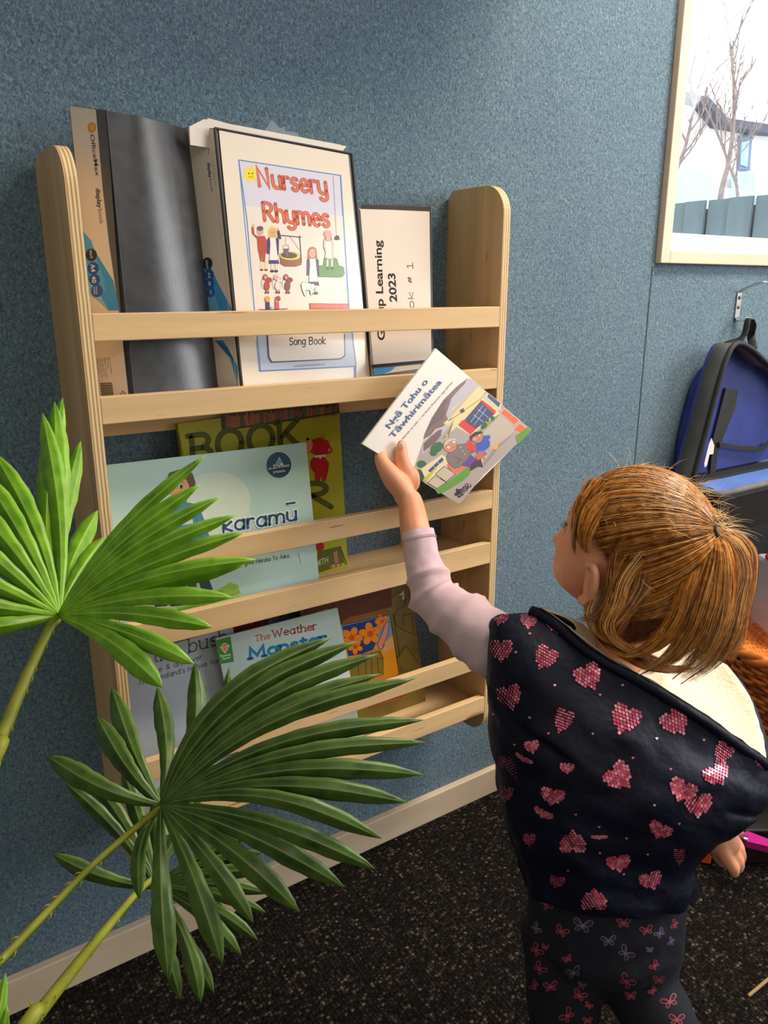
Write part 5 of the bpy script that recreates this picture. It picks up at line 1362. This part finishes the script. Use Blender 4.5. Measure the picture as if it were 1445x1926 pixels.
def bundle(ctr, n, rad=(.00022,.00045), core=None, mats=HMS, fray=0.35, start=0.0, wb=.16):
    "ctr: (x, y, depth, spread_px)"
    g = [(Q(*L(ZH,x,y), d), s_*d/F_PX/3.209) for x, y, d, s_ in ctr]
    if core: mb.tube([Vector(a[:3]) for a in spline([tuple(p)+(0,) for p, s_ in g], 4)], [max(.0006, a[0]*core*min(1, (4*(len(g)-1)-q_)/(1.8*(len(g)-1)))) for q_, a in enumerate(spline([(s_,) for p, s_ in g], 4))], H0, 10, flat=.7)
    for i in range(n):
        a = rr.uniform(0, 2*math.pi); q = math.sqrt(rr.random()); ox, oy = q*math.cos(a), q*math.sin(a)
        end = rr.uniform(1-fray, 1); cp = []; beg = rr.uniform(0, start)
        for k, (p, s_) in enumerate(g):
            wob = wb*s_
            cp.append(tuple(p + RT*(ox*s_+rr.uniform(-wob,wob)) + (UP*.25+FW*.75)*(oy*s_)+UP*rr.uniform(-wob,wob)*.5))
        pts = [Vector(p) for p in spline(cp, 4)]; m_ = max(4, int(len(pts)*end)); b_ = min(int(len(pts)*beg), m_-4); strand(pts[max(0,b_):m_], rr.uniform(*rad), rr.choice(mats))
# ponytail falling from the tie
bundle([(1095,440,.848,12),(1040,560,.832,40),(960,760,.822,62),(890,960,.822,66),(760,1120,.828,60),(600,1190,.838,50),(440,1140,.850,44)], 1300, core=.45)
bundle([(1100,440,.848,12),(1110,580,.824,46),(1060,800,.815,70),(980,1030,.815,76),(840,1210,.822,62),(640,1320,.832,44)], 1500, core=.45, fray=.5)
bundle([(1110,435,.850,12),(1210,500,.830,46),(1270,660,.820,62),(1230,860,.818,74),(1180,1050,.818,76),(1100,1220,.824,60),(900,1370,.832,44)], 1600, core=.45, fray=.5)
bundle([(1130,425,.852,10),(1240,460,.838,32),(1325,570,.830,34),(1315,740,.828,44),(1275,930,.826,46),(1245,1110,.826,44),(1190,1240,.826,28)], 700, core=.3)
bundle([(1110,435,.85,10),(1160,560,.82,46),(1160,780,.812,74),(1110,1000,.812,80),(1010,1200,.82,62),(850,1340,.828,40)], 1300, core=.4, fray=.5)
bundle([(520,190,.862,90),(400,300,.856,76),(340,420,.852,56),(320,520,.852,34),(345,590,.852,20)], 900, fray=.45, start=.35, rad=(.0002,.0004))
bundle([(420,120,.880,70),(320,260,.868,50),(270,400,.864,34),(250,500,.864,18)], 350, fray=.5, start=.3, rad=(.0002,.0004))
# temple wisps, hair behind the ear, nape locks sweeping round the collar
bundle([(380,130,.880,60),(310,300,.866,46),(272,430,.862,26),(256,530,.862,14),(262,600,.862,8)], 320, fray=.6, start=.4, rad=(.0002,.0004))
bundle([(640,400,.843,120),(530,540,.836,56),(500,680,.834,40),(480,830,.838,50),(400,950,.845,50),(260,1000,.850,50)], 520, start=.6, mats=[H0,H0,H1], rad=(.0002,.0004))
bundle([(720,480,.836,120),(560,700,.832,70),(500,880,.834,60),(450,1010,.838,50),(520,1120,.842,44),(680,1210,.838,40)], 900, start=.4)
bundle([(700,560,.835,100),(660,760,.836,80),(560,920,.84,60),(480,1020,.846,55),(520,1110,.850,45),(640,1180,.85,40)], 700, start=.3, mats=[H0,H0,H1])
bundle([(800,620,.845,100),(800,800,.852,110),(740,960,.866,110),(650,1070,.876,90),(560,1130,.88,60)], 700, core=.85, mats=[H0], start=.2)
bundle([(430,800,.848,60),(380,930,.85,60),(420,1050,.85,50),(560,1140,.85,44),(700,1200,.85,40),(820,1250,.845,40)], 500, start=.3)
bundle([(400,1010,.866,64),(510,1140,.862,66),(660,1235,.858,66),(820,1280,.856,60),(980,1270,.856,50)], 1100, core=.75, start=.3, mats=[H0,H0,H1])
# fine flyaways over the crown
for i in range(170):
    h = hairline(rr.uniform(-100,100)); t = rr.uniform(.1,.9); d = (h*(1-t)+tdir*t).normalized(); p = on_head(d, 1.08); o_ = (p-HC).normalized()
    tg = (TIE-p).normalized(); pts = [p]; v_ = (tg*.5+o_*rr.uniform(.1,.7)+Vector((rr.uniform(-.5,.5), rr.uniform(-.5,.5), rr.uniform(-.2,.4)))).normalized()
    for j in range(6):
        v_ = (v_+Vector((rr.uniform(-.25,.25), rr.uniform(-.25,.25), rr.uniform(-.3,.15)))).normalized(); pts.append(pts[-1]+v_*rr.uniform(.003,.008))
    strand(pts, .00022, H2)
for i in range(60):
    p = TIE; v_ = (RT*rr.uniform(-.2,1)+UP*rr.uniform(-.2,.6)-FW*rr.uniform(-.3,.5)).normalized(); pts = [p]
    for j in range(6): v_ = (v_+Vector((rr.uniform(-.2,.2), rr.uniform(-.2,.2), -.18))).normalized(); pts.append(pts[-1]+v_*rr.uniform(.004,.010))
    strand(pts, .0002, H2)
mb.build('hair_strands', hcap)
mb = MB(); ax = (TIE-HC).normalized(); n1 = ax.cross(ZV).normalized(); n2 = ax.cross(n1)
for k, r_ in ((.001,.0098),(.006,.0100)):
    mb.tube([TIE-ax*.004+ax*k+(n1*math.cos(t)+n2*math.sin(t))*r_ for t in [2*math.pi*q/28 for q in range(29)]], .0032, mat((18,16,18), .7), 8, cap=False)
mb.build('hair_tie', kid, smooth=True)
# ------------------------------------------------------------------ artificial fan palm
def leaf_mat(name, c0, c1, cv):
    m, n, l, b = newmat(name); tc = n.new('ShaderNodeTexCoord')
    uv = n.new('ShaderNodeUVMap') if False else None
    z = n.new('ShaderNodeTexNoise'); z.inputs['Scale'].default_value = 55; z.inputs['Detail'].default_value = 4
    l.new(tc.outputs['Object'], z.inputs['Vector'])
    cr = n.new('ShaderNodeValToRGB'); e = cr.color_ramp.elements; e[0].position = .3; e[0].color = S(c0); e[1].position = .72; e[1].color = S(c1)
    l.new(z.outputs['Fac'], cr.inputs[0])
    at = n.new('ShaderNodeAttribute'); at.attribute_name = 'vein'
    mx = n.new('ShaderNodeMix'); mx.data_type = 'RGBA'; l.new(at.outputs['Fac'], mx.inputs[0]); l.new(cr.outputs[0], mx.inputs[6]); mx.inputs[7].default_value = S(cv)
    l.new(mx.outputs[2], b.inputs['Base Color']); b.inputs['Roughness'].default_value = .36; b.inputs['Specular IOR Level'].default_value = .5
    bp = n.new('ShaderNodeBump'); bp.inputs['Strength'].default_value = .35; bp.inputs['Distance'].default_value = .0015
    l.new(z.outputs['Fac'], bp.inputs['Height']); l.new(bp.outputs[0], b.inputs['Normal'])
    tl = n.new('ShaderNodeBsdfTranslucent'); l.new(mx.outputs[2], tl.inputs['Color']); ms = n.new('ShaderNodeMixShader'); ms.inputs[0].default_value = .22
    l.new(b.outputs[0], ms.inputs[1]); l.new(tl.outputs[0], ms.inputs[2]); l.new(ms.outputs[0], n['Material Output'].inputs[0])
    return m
LF1 = leaf_mat('bright_green_leaf', (92,156,14), (152,212,44), (206,238,110))  # brighter, yellower green than the other leaf colour
LF2 = leaf_mat('dark_green_leaf', (40,76,20), (92,128,44), (160,172,104))  # darker, duller green shared by two leaves
STM = tex_mat('leaf_stalk', (118,122,22), (160,162,44), scale=(1,1,1), nscale=30, detail=4, rough=.5, bump=.3, bscale=160, dist=.001)
palm_ = thing('potted_palm', 'artificial fan palm with one bright and two darker leaves before the bookshelf', 'plant', (-.28, -.62, 0))
rr = random.Random(5)
class Frond:
    def __init__(s, hub, hub_dep, m): s.v = []; s.f = []; s.w = []; s.m = m; s.hub = hub; s.dep = hub_dep; s.H = Q(hub[0], hub[1], hub_dep)
    def leaflet(s, tip, dep, bow=0.0, wid=17.0, fold=.35, arch=.02, arm=.0, peak=.66, root=3.0, sag=0.0, tw=0.0):
        "tip in photo px at distance dep; bow sideways (px); wid half width at the widest (px)"
        hx, hy = s.hub; tx, ty = tip; n = 18; L_ = math.hypot(tx-hx, ty-hy); dx, dy = (tx-hx)/L_, (ty-hy)/L_; nx, ny = dy, -dx
        k0 = len(s.v); C_ = []
        for i in range(n+1):
            t = i/n; b = bow*math.sin(math.pi*t**.9)
            u = hx+(tx-hx)*t+nx*b; v = hy+(ty-hy)*t+ny*b
            d = s.dep+(dep-s.dep)*t - arch*math.sin(math.pi*t*.9) + arm*t*t
            C_.append((u, v, d))
        for i in range(n+1):
            t = i/n; u, v, d = C_[i]; a = C_[max(0,i-1)]; b = C_[min(n,i+1)]
            tl = math.hypot(b[0]-a[0], b[1]-a[1]) or 1; px_, py_ = (b[1]-a[1])/tl, -(b[0]-a[0])/tl
            w = root + (wid-root)*(min(1, t/peak)**.8)
            if t > peak: w = wid*max(0, 1-((t-peak)/(1-peak))**2.6)
            w = max(w, .35); rf = fold*(1 if t < .9 else .6)
            jit = 1+.05*math.sin(i*2.1+tx)
            for j, q in enumerate((-1, -.5, -.10, 0, .10, .5, 1)):
                dd = d + (abs(q))*w*rf/F_PX*d*1.0 + tw*q*w/F_PX*d
                s.v.append(Q(u+px_*w*q*jit, v+py_*w*q*jit, dd)); s.w.append((.45,.0,.10,1.0,.10,.0,.45)[j])
        for i in range(n):
            for j in range(6):
                a = k0+i*7+j; s.f.append((a, a+1, a+8, a+7))
    def build(s, parent):
        mb = MB(); mb.add(s.v, s.f, s.m); o = mb.build('frond', parent, smooth=True)
        at = o.data.attributes.new('vein', 'FLOAT', 'POINT'); at.data.foreach_set('value', s.w)
        sd = o.modifiers.new('thick', 'SOLIDIFY'); sd.thickness = .0006; sd.offset = 0
        return o
def stalk(fr, pts, base, name='stem', spines=8):
    mb = MB(); P_ = [(Q(u,v,d), r) for u, v, d, r in pts]
    P_ += [(Vector(base), P_[-1][1]*1.1)]
    q = spline([(p.x, p.y, p.z, r) for p, r in P_], 6); c = [Vector(a[:3]) for a in q]
    mb.tube(c, [a[3] for a in q], STM, 10)
    for i in range(3, min(len(c)-1, 6*len(pts))):
        for sg in (1,-1):
            if rr.random() < .4:
                t = (c[i+1]-c[i]).normalized(); sd = t.cross(FW).normalized()*sg; p = c[i].lerp(c[i+1], rr.random())+sd*q[i][3]*.8
                mb.tube([p, p+sd*.0018+t*.002, p+sd*.0024+t*.005], [.0008,.0006,.0001], STM, 4)
    return mb.build(name, fr, smooth=True)
# bright leaf, upper left
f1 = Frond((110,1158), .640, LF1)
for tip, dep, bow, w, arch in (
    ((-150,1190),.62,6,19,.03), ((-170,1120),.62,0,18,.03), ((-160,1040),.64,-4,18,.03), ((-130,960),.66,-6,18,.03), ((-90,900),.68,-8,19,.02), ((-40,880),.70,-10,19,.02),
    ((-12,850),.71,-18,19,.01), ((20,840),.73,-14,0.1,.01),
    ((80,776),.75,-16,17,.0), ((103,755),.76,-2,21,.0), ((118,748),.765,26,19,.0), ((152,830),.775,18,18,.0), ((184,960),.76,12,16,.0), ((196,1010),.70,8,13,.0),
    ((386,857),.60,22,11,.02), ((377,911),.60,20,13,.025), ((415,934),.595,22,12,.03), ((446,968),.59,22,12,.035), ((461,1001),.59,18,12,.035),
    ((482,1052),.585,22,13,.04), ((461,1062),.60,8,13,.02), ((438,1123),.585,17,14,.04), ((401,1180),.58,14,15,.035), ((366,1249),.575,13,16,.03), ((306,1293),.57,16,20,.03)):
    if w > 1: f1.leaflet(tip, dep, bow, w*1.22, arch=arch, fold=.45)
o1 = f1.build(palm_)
stalk(o1, [(106,1166,.640,.0042),(95,1178,.632,.0036),(50,1272,.60,.0042),(2,1385,.57,.0048),(-70,1540,.54,.0052)], (-.27,-.62,.30))
# darker leaf, lower middle
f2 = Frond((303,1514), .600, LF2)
for tip, dep, bow, w, arch in (
    ((88,1421),.62,14,19,.02), ((183,1347),.66,10,18,.02), ((211,1293),.68,8,17,.02), ((296,1293),.68,-14,15,.01), ((367,1246),.67,-30,15,.01), ((431,1256),.65,-44,13,.01),
    ((460,1245),.66,34,0,.01), ((624,1199),.60,62,15,.03), ((673,1206),.60,58,14,.03), ((711,1230),.595,52,14,.035), ((718,1267),.59,44,13,.035), ((781,1276),.585,46,14,.04),
    ((797,1354),.58,42,14,.04), ((801,1396),.575,36,14,.045), ((798,1457),.57,38,16,.045), ((767,1509),.565,34,17,.045), ((718,1577),.56,44,16,.05),
    ((706,1634),.555,24,17,.045), ((648,1668),.55,16,18,.04), ((562,1713),.545,14,19,.035), ((477,1736),.55,8,16,.03), ((418,1813),.545,8,19,.03), ((317,1844),.545,-6,19,.025), ((262,1690),.60,-20,12,.0)):
    if w: f2.leaflet(tip, dep, bow, w*1.22, arch=arch, fold=.45, root=3.4)
o2 = f2.build(palm_)
stalk(o2, [(303,1518,.603,.0020),(290,1528,.596,.0024),(180,1622,.56,.0024),(90,1714,.53,.0026),(0,1808,.50,.0028),(-100,1912,.47,.003)], (-.26,-.60,.28))
# second darker leaf behind
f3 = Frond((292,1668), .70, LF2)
for tip, dep, bow, w, arch in (((121,1470),.72,-14,13,.0), ((172,1462),.74,-8,15,.0), ((230,1440),.75,-4,14,.0), ((99,1606),.70,12,15,.01), ((378,1886),.66,16,15,.02), ((403,1868),.67,0,15,.02),
    ((454,1796),.67,14,14,.02), ((485,1768),.675,14,13,.02), ((500,1716),.68,14,12,.02), ((509,1638),.69,12,12,.02), ((496,1602),.70,10,11,.01), ((470,1570),.71,8,10,.01), ((340,1880),.66,-4,13,.02), ((440,1740),.68,20,11,.02), ((300,1480),.75,4,12,0), ((380,1500),.74,10,11,0), ((505,1680),.685,12,11,.02)):
    f3.leaflet(tip, dep, bow, w*1.15, arch=arch, fold=.45)
o3 = f3.build(palm_)
stalk(o3, [(290,1650,.70,.0026),(246,1692,.66,.0030),(150,1808,.58,.0042),(62,1920,.51,.0048),(0,2000,.48,.005)], (-.25,-.60,.25))
# small leaf tip entering at the lower left
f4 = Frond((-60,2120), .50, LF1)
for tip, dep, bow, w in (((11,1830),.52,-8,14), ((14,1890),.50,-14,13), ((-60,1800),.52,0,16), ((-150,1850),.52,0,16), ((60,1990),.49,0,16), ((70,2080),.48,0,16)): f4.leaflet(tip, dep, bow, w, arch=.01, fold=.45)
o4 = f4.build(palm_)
stalk(o4, [(-60,2120,.50,.004),(-80,2160,.49,.004)], (-.25,-.62,.22))
mb = MB(); potm = tex_mat('dark_plastic_pot', (44,44,46), (58,58,60), nscale=10, rough=.5)
c = Vector((-.28,-.62,0))
prof = [(.085,0),(.10,.02),(.125,.19),(.132,.195),(.132,.215),(.122,.215),(.118,.20),(.09,.03)]
mb.loft([[c+Vector((r*math.cos(t), r*math.sin(t), z)) for t in [2*math.pi*k/32 for k in range(32)]] for r, z in prof], potm); mb.build('pot', palm_, smooth=False)
mb = MB(); mb.loft([[c+Vector((r*math.cos(t), r*math.sin(t), z)) for t in [2*math.pi*k/24 for k in range(24)]] for r, z in ((.119,.19),(.10,.20),(.03,.205))], tex_mat('brown_moss', (70,52,34), (104,80,52), nscale=90, rough=.95)); mb.build('moss', palm_)
mb = MB(); mb.tube([(-.28,-.62,.20),(-.272,-.615,.26),(-.26,-.605,.30)], [.018,.015,.008], STM, 12); mb.build('stem', palm_, smooth=True)

# ------------------------------------------------------------------ coat hook and school bag
def PX(u, v, x):
    d = ray(u, v); return CAM + d*((x-CAM.x)/d.x)
STEEL = mat((206,206,208), .28, 'brushed_metal', metal=1)
hk = thing('coat_hook', 'bent flat metal coat hook screwed to the felt wall above the bag', 'hook', tuple(P(1387,575,0)))
hx = P(1387,575,0).x; zt1 = P(1390,550,0).z; zb1 = P(1381,602,0).z
p1 = PX(1436,531,hx+.004); p2 = PX(1411,598,hx+.004)
mb = MB()
def strip(path, w, th, m):
    pts = [Vector(p) for p in path]
    for a, b in zip(pts[:-1], pts[1:]):
        t = (b-a).normalized(); n_ = Vector((1,0,0)).cross(t).normalized()*th/2; X = Vector((w/2,0,0))
        a2 = a-t*.0008; b2 = b+t*.0008
        mb.hexa([a2-X-n_, b2-X-n_, b2+X-n_, a2+X-n_, a2-X+n_, b2-X+n_, b2+X+n_, a2+X+n_], m)
strip([(hx,-.002,zb1+.004),(hx,-.002,zt1),(hx,-.012,zt1+.008),(hx,p1.y,p1.z),(hx,p1.y-.006,p1.z+.001)], .016, .0028, STEEL)
mb.build('hook_plate', hk, bevel=.0006)
mb = MB(); strip([(hx,-.002,zb1+.006),(hx,-.010,zb1-.001),(hx,p2.y+.006,zb1-.001),(hx,p2.y,zb1+.006)], .016, .0028, STEEL); mb.build('lower_prong', hk, bevel=.0006)
for u, v in ((1394,560),(1388,578)):
    q = P(u, v, -.0045); mb = MB(); mb.ball((hx, -.0042, q.z), (.0042,.0016,.0042), mat((120,104,92), .4, metal=.8), 12, 6); mb.build('screw', hk, smooth=True)

NAVY = tex_mat('royal_navy_nylon', (34,48,120), (46,64,146), nscale=12, rough=.6, bump=.5, bscale=14, dist=.006)
BLU = tex_mat('blue_lining', (74,104,176), (92,122,190), nscale=14, rough=.5)
BLKN = tex_mat('black_nylon', (20,20,22), (32,32,34), nscale=30, rough=.6, bump=.2, bscale=200)
GRN = tex_mat('charcoal_gusset', (92,92,92), (112,112,110), nscale=20, rough=.7, bump=.4, bscale=500)
bag = thing('school_bag', 'open navy and black school bag hanging by its top loop from the metal hook', 'bag', tuple(P(1400,900,-.05)))
def arch_pts(y, g=0.0):
    base = [(1303,905),(1318,850),(1334,790),(1352,722),(1368,672),(1385,646),(1412,655),(1445,684)]
    pts = [P(u, v, y) for u, v in base]
    last = pts[-1]; w = last.x-pts[0].x
    xr = pts[0].x+.40
    pts += [Vector((xr-.13, y, last.z-.012)), Vector((xr-.04, y, last.z-.07)), Vector((xr, y, last.z-.17)), Vector((xr+.005, y, pts[0].z))]
    return resamp(pts, 60)
fr_ = arch_pts(-.080)
sh = P(1351,674,-.018)-P(1385,646,-.105)
bk_ = [p+Vector((0, .042, -.002)) for p in fr_]
# gusset: band between the back and the open rim
mb = MB(); 
inn = [Vector((p.x+.003*(1 if i < 30 else -1), p.y, p.z-.003)) for i, p in enumerate(fr_)]; inb = [Vector((p.x+.003*(1 if i < 30 else -1), p.y, p.z-.003)) for i, p in enumerate(bk_)]
mb.loft([fr_, bk_, inb, inn, fr_], GRN, cap0=False, cap1=False, closed=False); mb.build('gusset', bag, smooth=True)
mb = MB(); n = len(bk_)
mb.add(bk_+[p+Vector((0,.006,0)) for p in bk_], [tuple(range(n)), tuple(reversed(range(n,2*n)))]+[(i, i+1, n+i+1, n+i) for i in range(n-1)]+[(n-1,0,n,2*n-1)], NAVY); mb.build('back_panel', bag)
mb = MB(); mb.tube(fr_, .0058, BLKN, 8); mb.tube([p+Vector((.004,.006,-.004)) for p in fr_], .004, BLKN, 6); mb.build('zip_rim', bag, smooth=True)
yb = bk_[0].y
# things on the inside of the back: webbing and elastic
mb = MB()
mb.slab([P(u,v,yb-.006) for u, v in ((1366,730),(1389,734),(1383,770),(1358,830),(1351,850),(1345,899),(1335,899),(1343,820))], Vector((0,.004,0)), BLKN)
mb.slab([P(u,v,yb-.012) for u, v in ((1354,832),(1400,840),(1434,841),(1448,828),(1448,836),(1436,849),(1400,848),(1354,841))], Vector((0,.003,0)), BLKN); mb.build('inner_webbing', bag)
mb = MB(); mb.slab([P(u,v,yb-.016) for u, v in ((1339,824),(1344,838),(1342,854),(1335,855),(1330,876),(1326,879),(1325,873),(1330,852),(1334,836))], Vector((0,.001,0)), mat((232,228,220), .6)); mb.build('care_tag', bag)
# shoulder strap pad between bag and wall at the left
cs = [(1349,676,.010),(1330,690,.018),(1313,720,.024),(1300,765,.026),(1288,820,.027),(1281,870,.027),(1277,910,.026)]
mb = MB(); q = spline([tuple(P(u+6,v,-.024))+(r*.85,) for u, v, r in cs], 6)
mb.tube([Vector(a[:3]) for a in q], [a[3] for a in q], NAVY, 14, flat=.55); mb.build('shoulder_strap', bag, smooth=True)
# hanging loop over the prong
hl = [P(1359,672,-.05), PX(1364,648,hx-.05), Vector((hx-.02,-.035,zb1-.035)), Vector((hx-.004,-.032,zb1+.004)), Vector((hx+.012,-.034,zb1-.006)), PX(1413,632,hx+.05), P(1418,655,-.05)]
mb = MB(); q = resamp(hl, 26); mb.tube(q, .0085, BLKN, 8, flat=.3); mb.build('hanging_loop', bag, smooth=True)
# body below the opening, front flap folded forwards
x0, x1 = fr_[0].x-.004, fr_[-1].x+.004; zf = P(1303,905,-.080).z
mb = MB()
def rrect(y0, y1, z, g=0): 
    return [Vector((x0-g,y0,z)), Vector((x1+g,y0,z)), Vector((x1+g,y1,z)), Vector((x0-g,y1,z))]
mb.loft([rrect(-.085,-.034,zf-.005), rrect(-.092,-.012,zf-.06,.004), rrect(-.092,-.012,zf-.16,.004), rrect(-.085,-.014,zf-.20,-.01)], BLKN); mb.build('bag_body', bag, bevel=.012)
fl = [P(1323,905,-.112), P(1445,945,-.20)+Vector((.0,0,0)), P(1620,965,-.20), P(1620,905,-.112)]
a_ = P(1330,902,-.112); b_ = P(1445,923,-.19)
mb = MB()
top = [Vector((x0+.02,-.086,zf-.006)), Vector((x1,-.086,zf-.006)), Vector((x1-.02,-.122,zf-.018)), Vector((x0+.045,-.122,zf-.020))]
mb.slab(top, Vector((0,0,-.004)), BLU, BLKN); mb.build('open_flap', bag)
mb = MB(); mb.tube([top[0]+Vector((-.004,0,-.006)), top[0].lerp(top[3],.5)+Vector((-.004,0,-.008)), top[3]+Vector((-.002,0,-.006)), top[2]+Vector((0,0,-.006))], .0075, GRN, 8); mb.build('flap_piping', bag, smooth=True)
mb = MB(); lo = [p-ZV*.012 for p in top]
mb.loft([lo, [p-ZV*.10+Vector((0,.02,0)) for p in lo], [Vector((p.x, -.094, p.z-.20)) if p.y < -.11 else p-ZV*.19 for p in lo]], BLKN); mb.build('front_pocket', bag, bevel=.01)

# ------------------------------------------------------------------ wicker basket, tub and toys
WK = tex_mat('honey_wicker', (190,96,30), (232,140,56), nscale=70, detail=3, rough=.42)
WKd = tex_mat('dark_wicker', (128,60,20), (176,90,34), nscale=70, detail=3, rough=.5)
bc = Q(1600, 1210, 1.50); bc = Vector((bc.x, bc.y, 0)); ZR, ZBt = .345, .095
bas = thing('wicker_basket', 'large oval honey-coloured wicker basket on a black tub behind the child', 'basket', (bc.x, bc.y, ZBt))
EA, EB = .235, .205
def el(t, f, z): return bc + RT*(EA*f*math.cos(t)) + HF*(EB*f*math.sin(t)) + ZV*z
mb = MB(); NS = 48
for row in range(26):
    f = row/25; z = ZBt+(ZR-ZBt-.012)*f; ff = .88+.11*f
    pts = [el(2*math.pi*k/96, ff+(.014 if (k+row*2)//2 % 2 else -.014), z) for k in range(97)]
    mb.tube(pts, .0046, WK if row % 5 else WKd, 5, cap=False)
for k in range(NS):
    t = 2*math.pi*k/NS; mb.tube([el(t, .88, ZBt), el(t, .99, ZR-.01)], .0042, WKd, 5)
mb.build('woven_side', bas)
mb = MB()
for j in range(3):
    mb.tube([el(2*math.pi*k/120, 1.0+.018*math.cos(k*.55+j*2.09), ZR+.007*math.sin(k*.55+j*2.09)) for k in range(121)], .0085, WK, 7, cap=False)
mb.build('rolled_rim', bas, smooth=True)
mb = MB(); mb.loft([[el(2*math.pi*k/40, f, z) for k in range(40)] for f, z in ((.86,ZBt),(.88,ZBt+.004),(.1,ZBt+.006))], WKd); mb.build('base', bas)
# folded wicker lid / second basket inside
b2 = thing('wicker_tray', 'shallow wicker tray nested inside the large basket with its rim showing', 'basket', (bc.x, bc.y, .2))
mb = MB()
for row in range(16):
    f = row/15; z = ZR-.075+.055*f*(1); pts = [el(2*math.pi*k/96, .30+.58*f+(.006 if (k+row) % 2 else -.006), z) for k in range(97)]; mb.tube(pts, .0075, WK, 5, cap=False)
mb.build('woven_tray', b2)
mb = MB(); mb.tube([el(2*math.pi*k/96, .905, ZR-.014+.004*math.sin(k*.9)) for k in range(97)], .0088, WKd, 7, cap=False); mb.build('tray_rim', b2, smooth=True)
# clear container standing in it
cm, cn_, cl_, cb_ = newmat('frosted_plastic'); cb_.inputs['Base Color'].default_value = S((206,206,214)); cb_.inputs['Transmission Weight'].default_value = .35; cb_.inputs['Roughness'].default_value = .4
cc = Q(1484, 1090, 1.56)
ct = thing('plastic_container', 'frosted plastic container with a red lid standing in the wicker basket', 'container', (cc.x, cc.y, .29))
mb = MB(); mb.loft([[Vector((cc.x,cc.y,0))+RT*(a*w)+HF*(b*w)+ZV*z for a, b in ((-1,-1),(1,-1),(1,1),(-1,1))] for w, z in ((.046,.333),(.056,.40),(.048,.478))], cm); mb.build('tub', ct, bevel=.008)
mb = MB(); mb.ball(Vector((cc.x,cc.y,.484))-RT*.032, (.020,.020,.010), mat((206,30,60), .3), 14, 8); mb.build('lid', ct, smooth=True)
# low black tub carrying the basket
tb = thing('black_tub', 'low black storage tub on the carpet under the wicker basket', 'tub', (bc.x, bc.y, 0))
mb = MB()
def bx(f, z): return [bc+RT*(a*.26*f-.045)+HF*(b*.215*f)+ZV*z for a, b in ((-1,-1),(1,-1),(1,1),(-1,1))]
mb.loft([bx(.90,0), bx(.97,.080), bx(1.0,.080), bx(1.0,.088), bx(.9,.088)], BLKN); mb.build('tub_body', tb, bevel=.006)
def toy(name, label, pts, z, h, cols):
    mb = MB(); 
    for q, c in zip(pts, cols): mb.slab([PZ(u, v, z) for u, v in q], Vector((0,0,-h)), mat(c, .35))
    o = mb.build(name, bevel=.0015); tag(o, label, 'toy'); return o
toy('plastic_toy', 'orange and yellow plastic toy on the carpet behind the hanging hand', [((1307,1584),(1322,1574),(1345,1578),(1340,1600),(1322,1597),(1308,1590)), ((1314,1578),(1345,1566),(1350,1588),(1330,1592))], .03, .028, ((236,92,20),(238,206,30)))
ps_ = thing('toy_strap', 'magenta and green toy strap with a metal rivet beside the black tub', 'toy', tuple(PZ(1410,1575,.10)))
mb = MB(); mb.slab([PZ(u,v,.10) for u, v in ((1387,1570),(1407,1563),(1446,1578),(1446,1592),(1404,1582))], Vector((0,0,-.012)), mat((196,34,140), .4)); mb.build('strap', ps_, bevel=.001)
mb = MB(); mb.slab([PZ(u,v,.102) for u, v in ((1374,1557),(1396,1556),(1400,1566),(1382,1570))], Vector((0,0,-.012)), mat((150,176,30), .4)); mb.build('tab', ps_, bevel=.001)
mb = MB(); mb.ball(PZ(1401,1576,.102), (.006,.006,.003), STEEL, 12, 6); mb.build('rivet', ps_, smooth=True)
mb = MB(); mb.tube([PZ(1408,1873,.003), PZ(1445,1842,.003), PZ(1500,1800,.003)], .0025, mat((170,132,84), .7), 8); tag(mb.build('straw'), 'thin tan stick lying on the carpet at the right frame edge', 'stick')
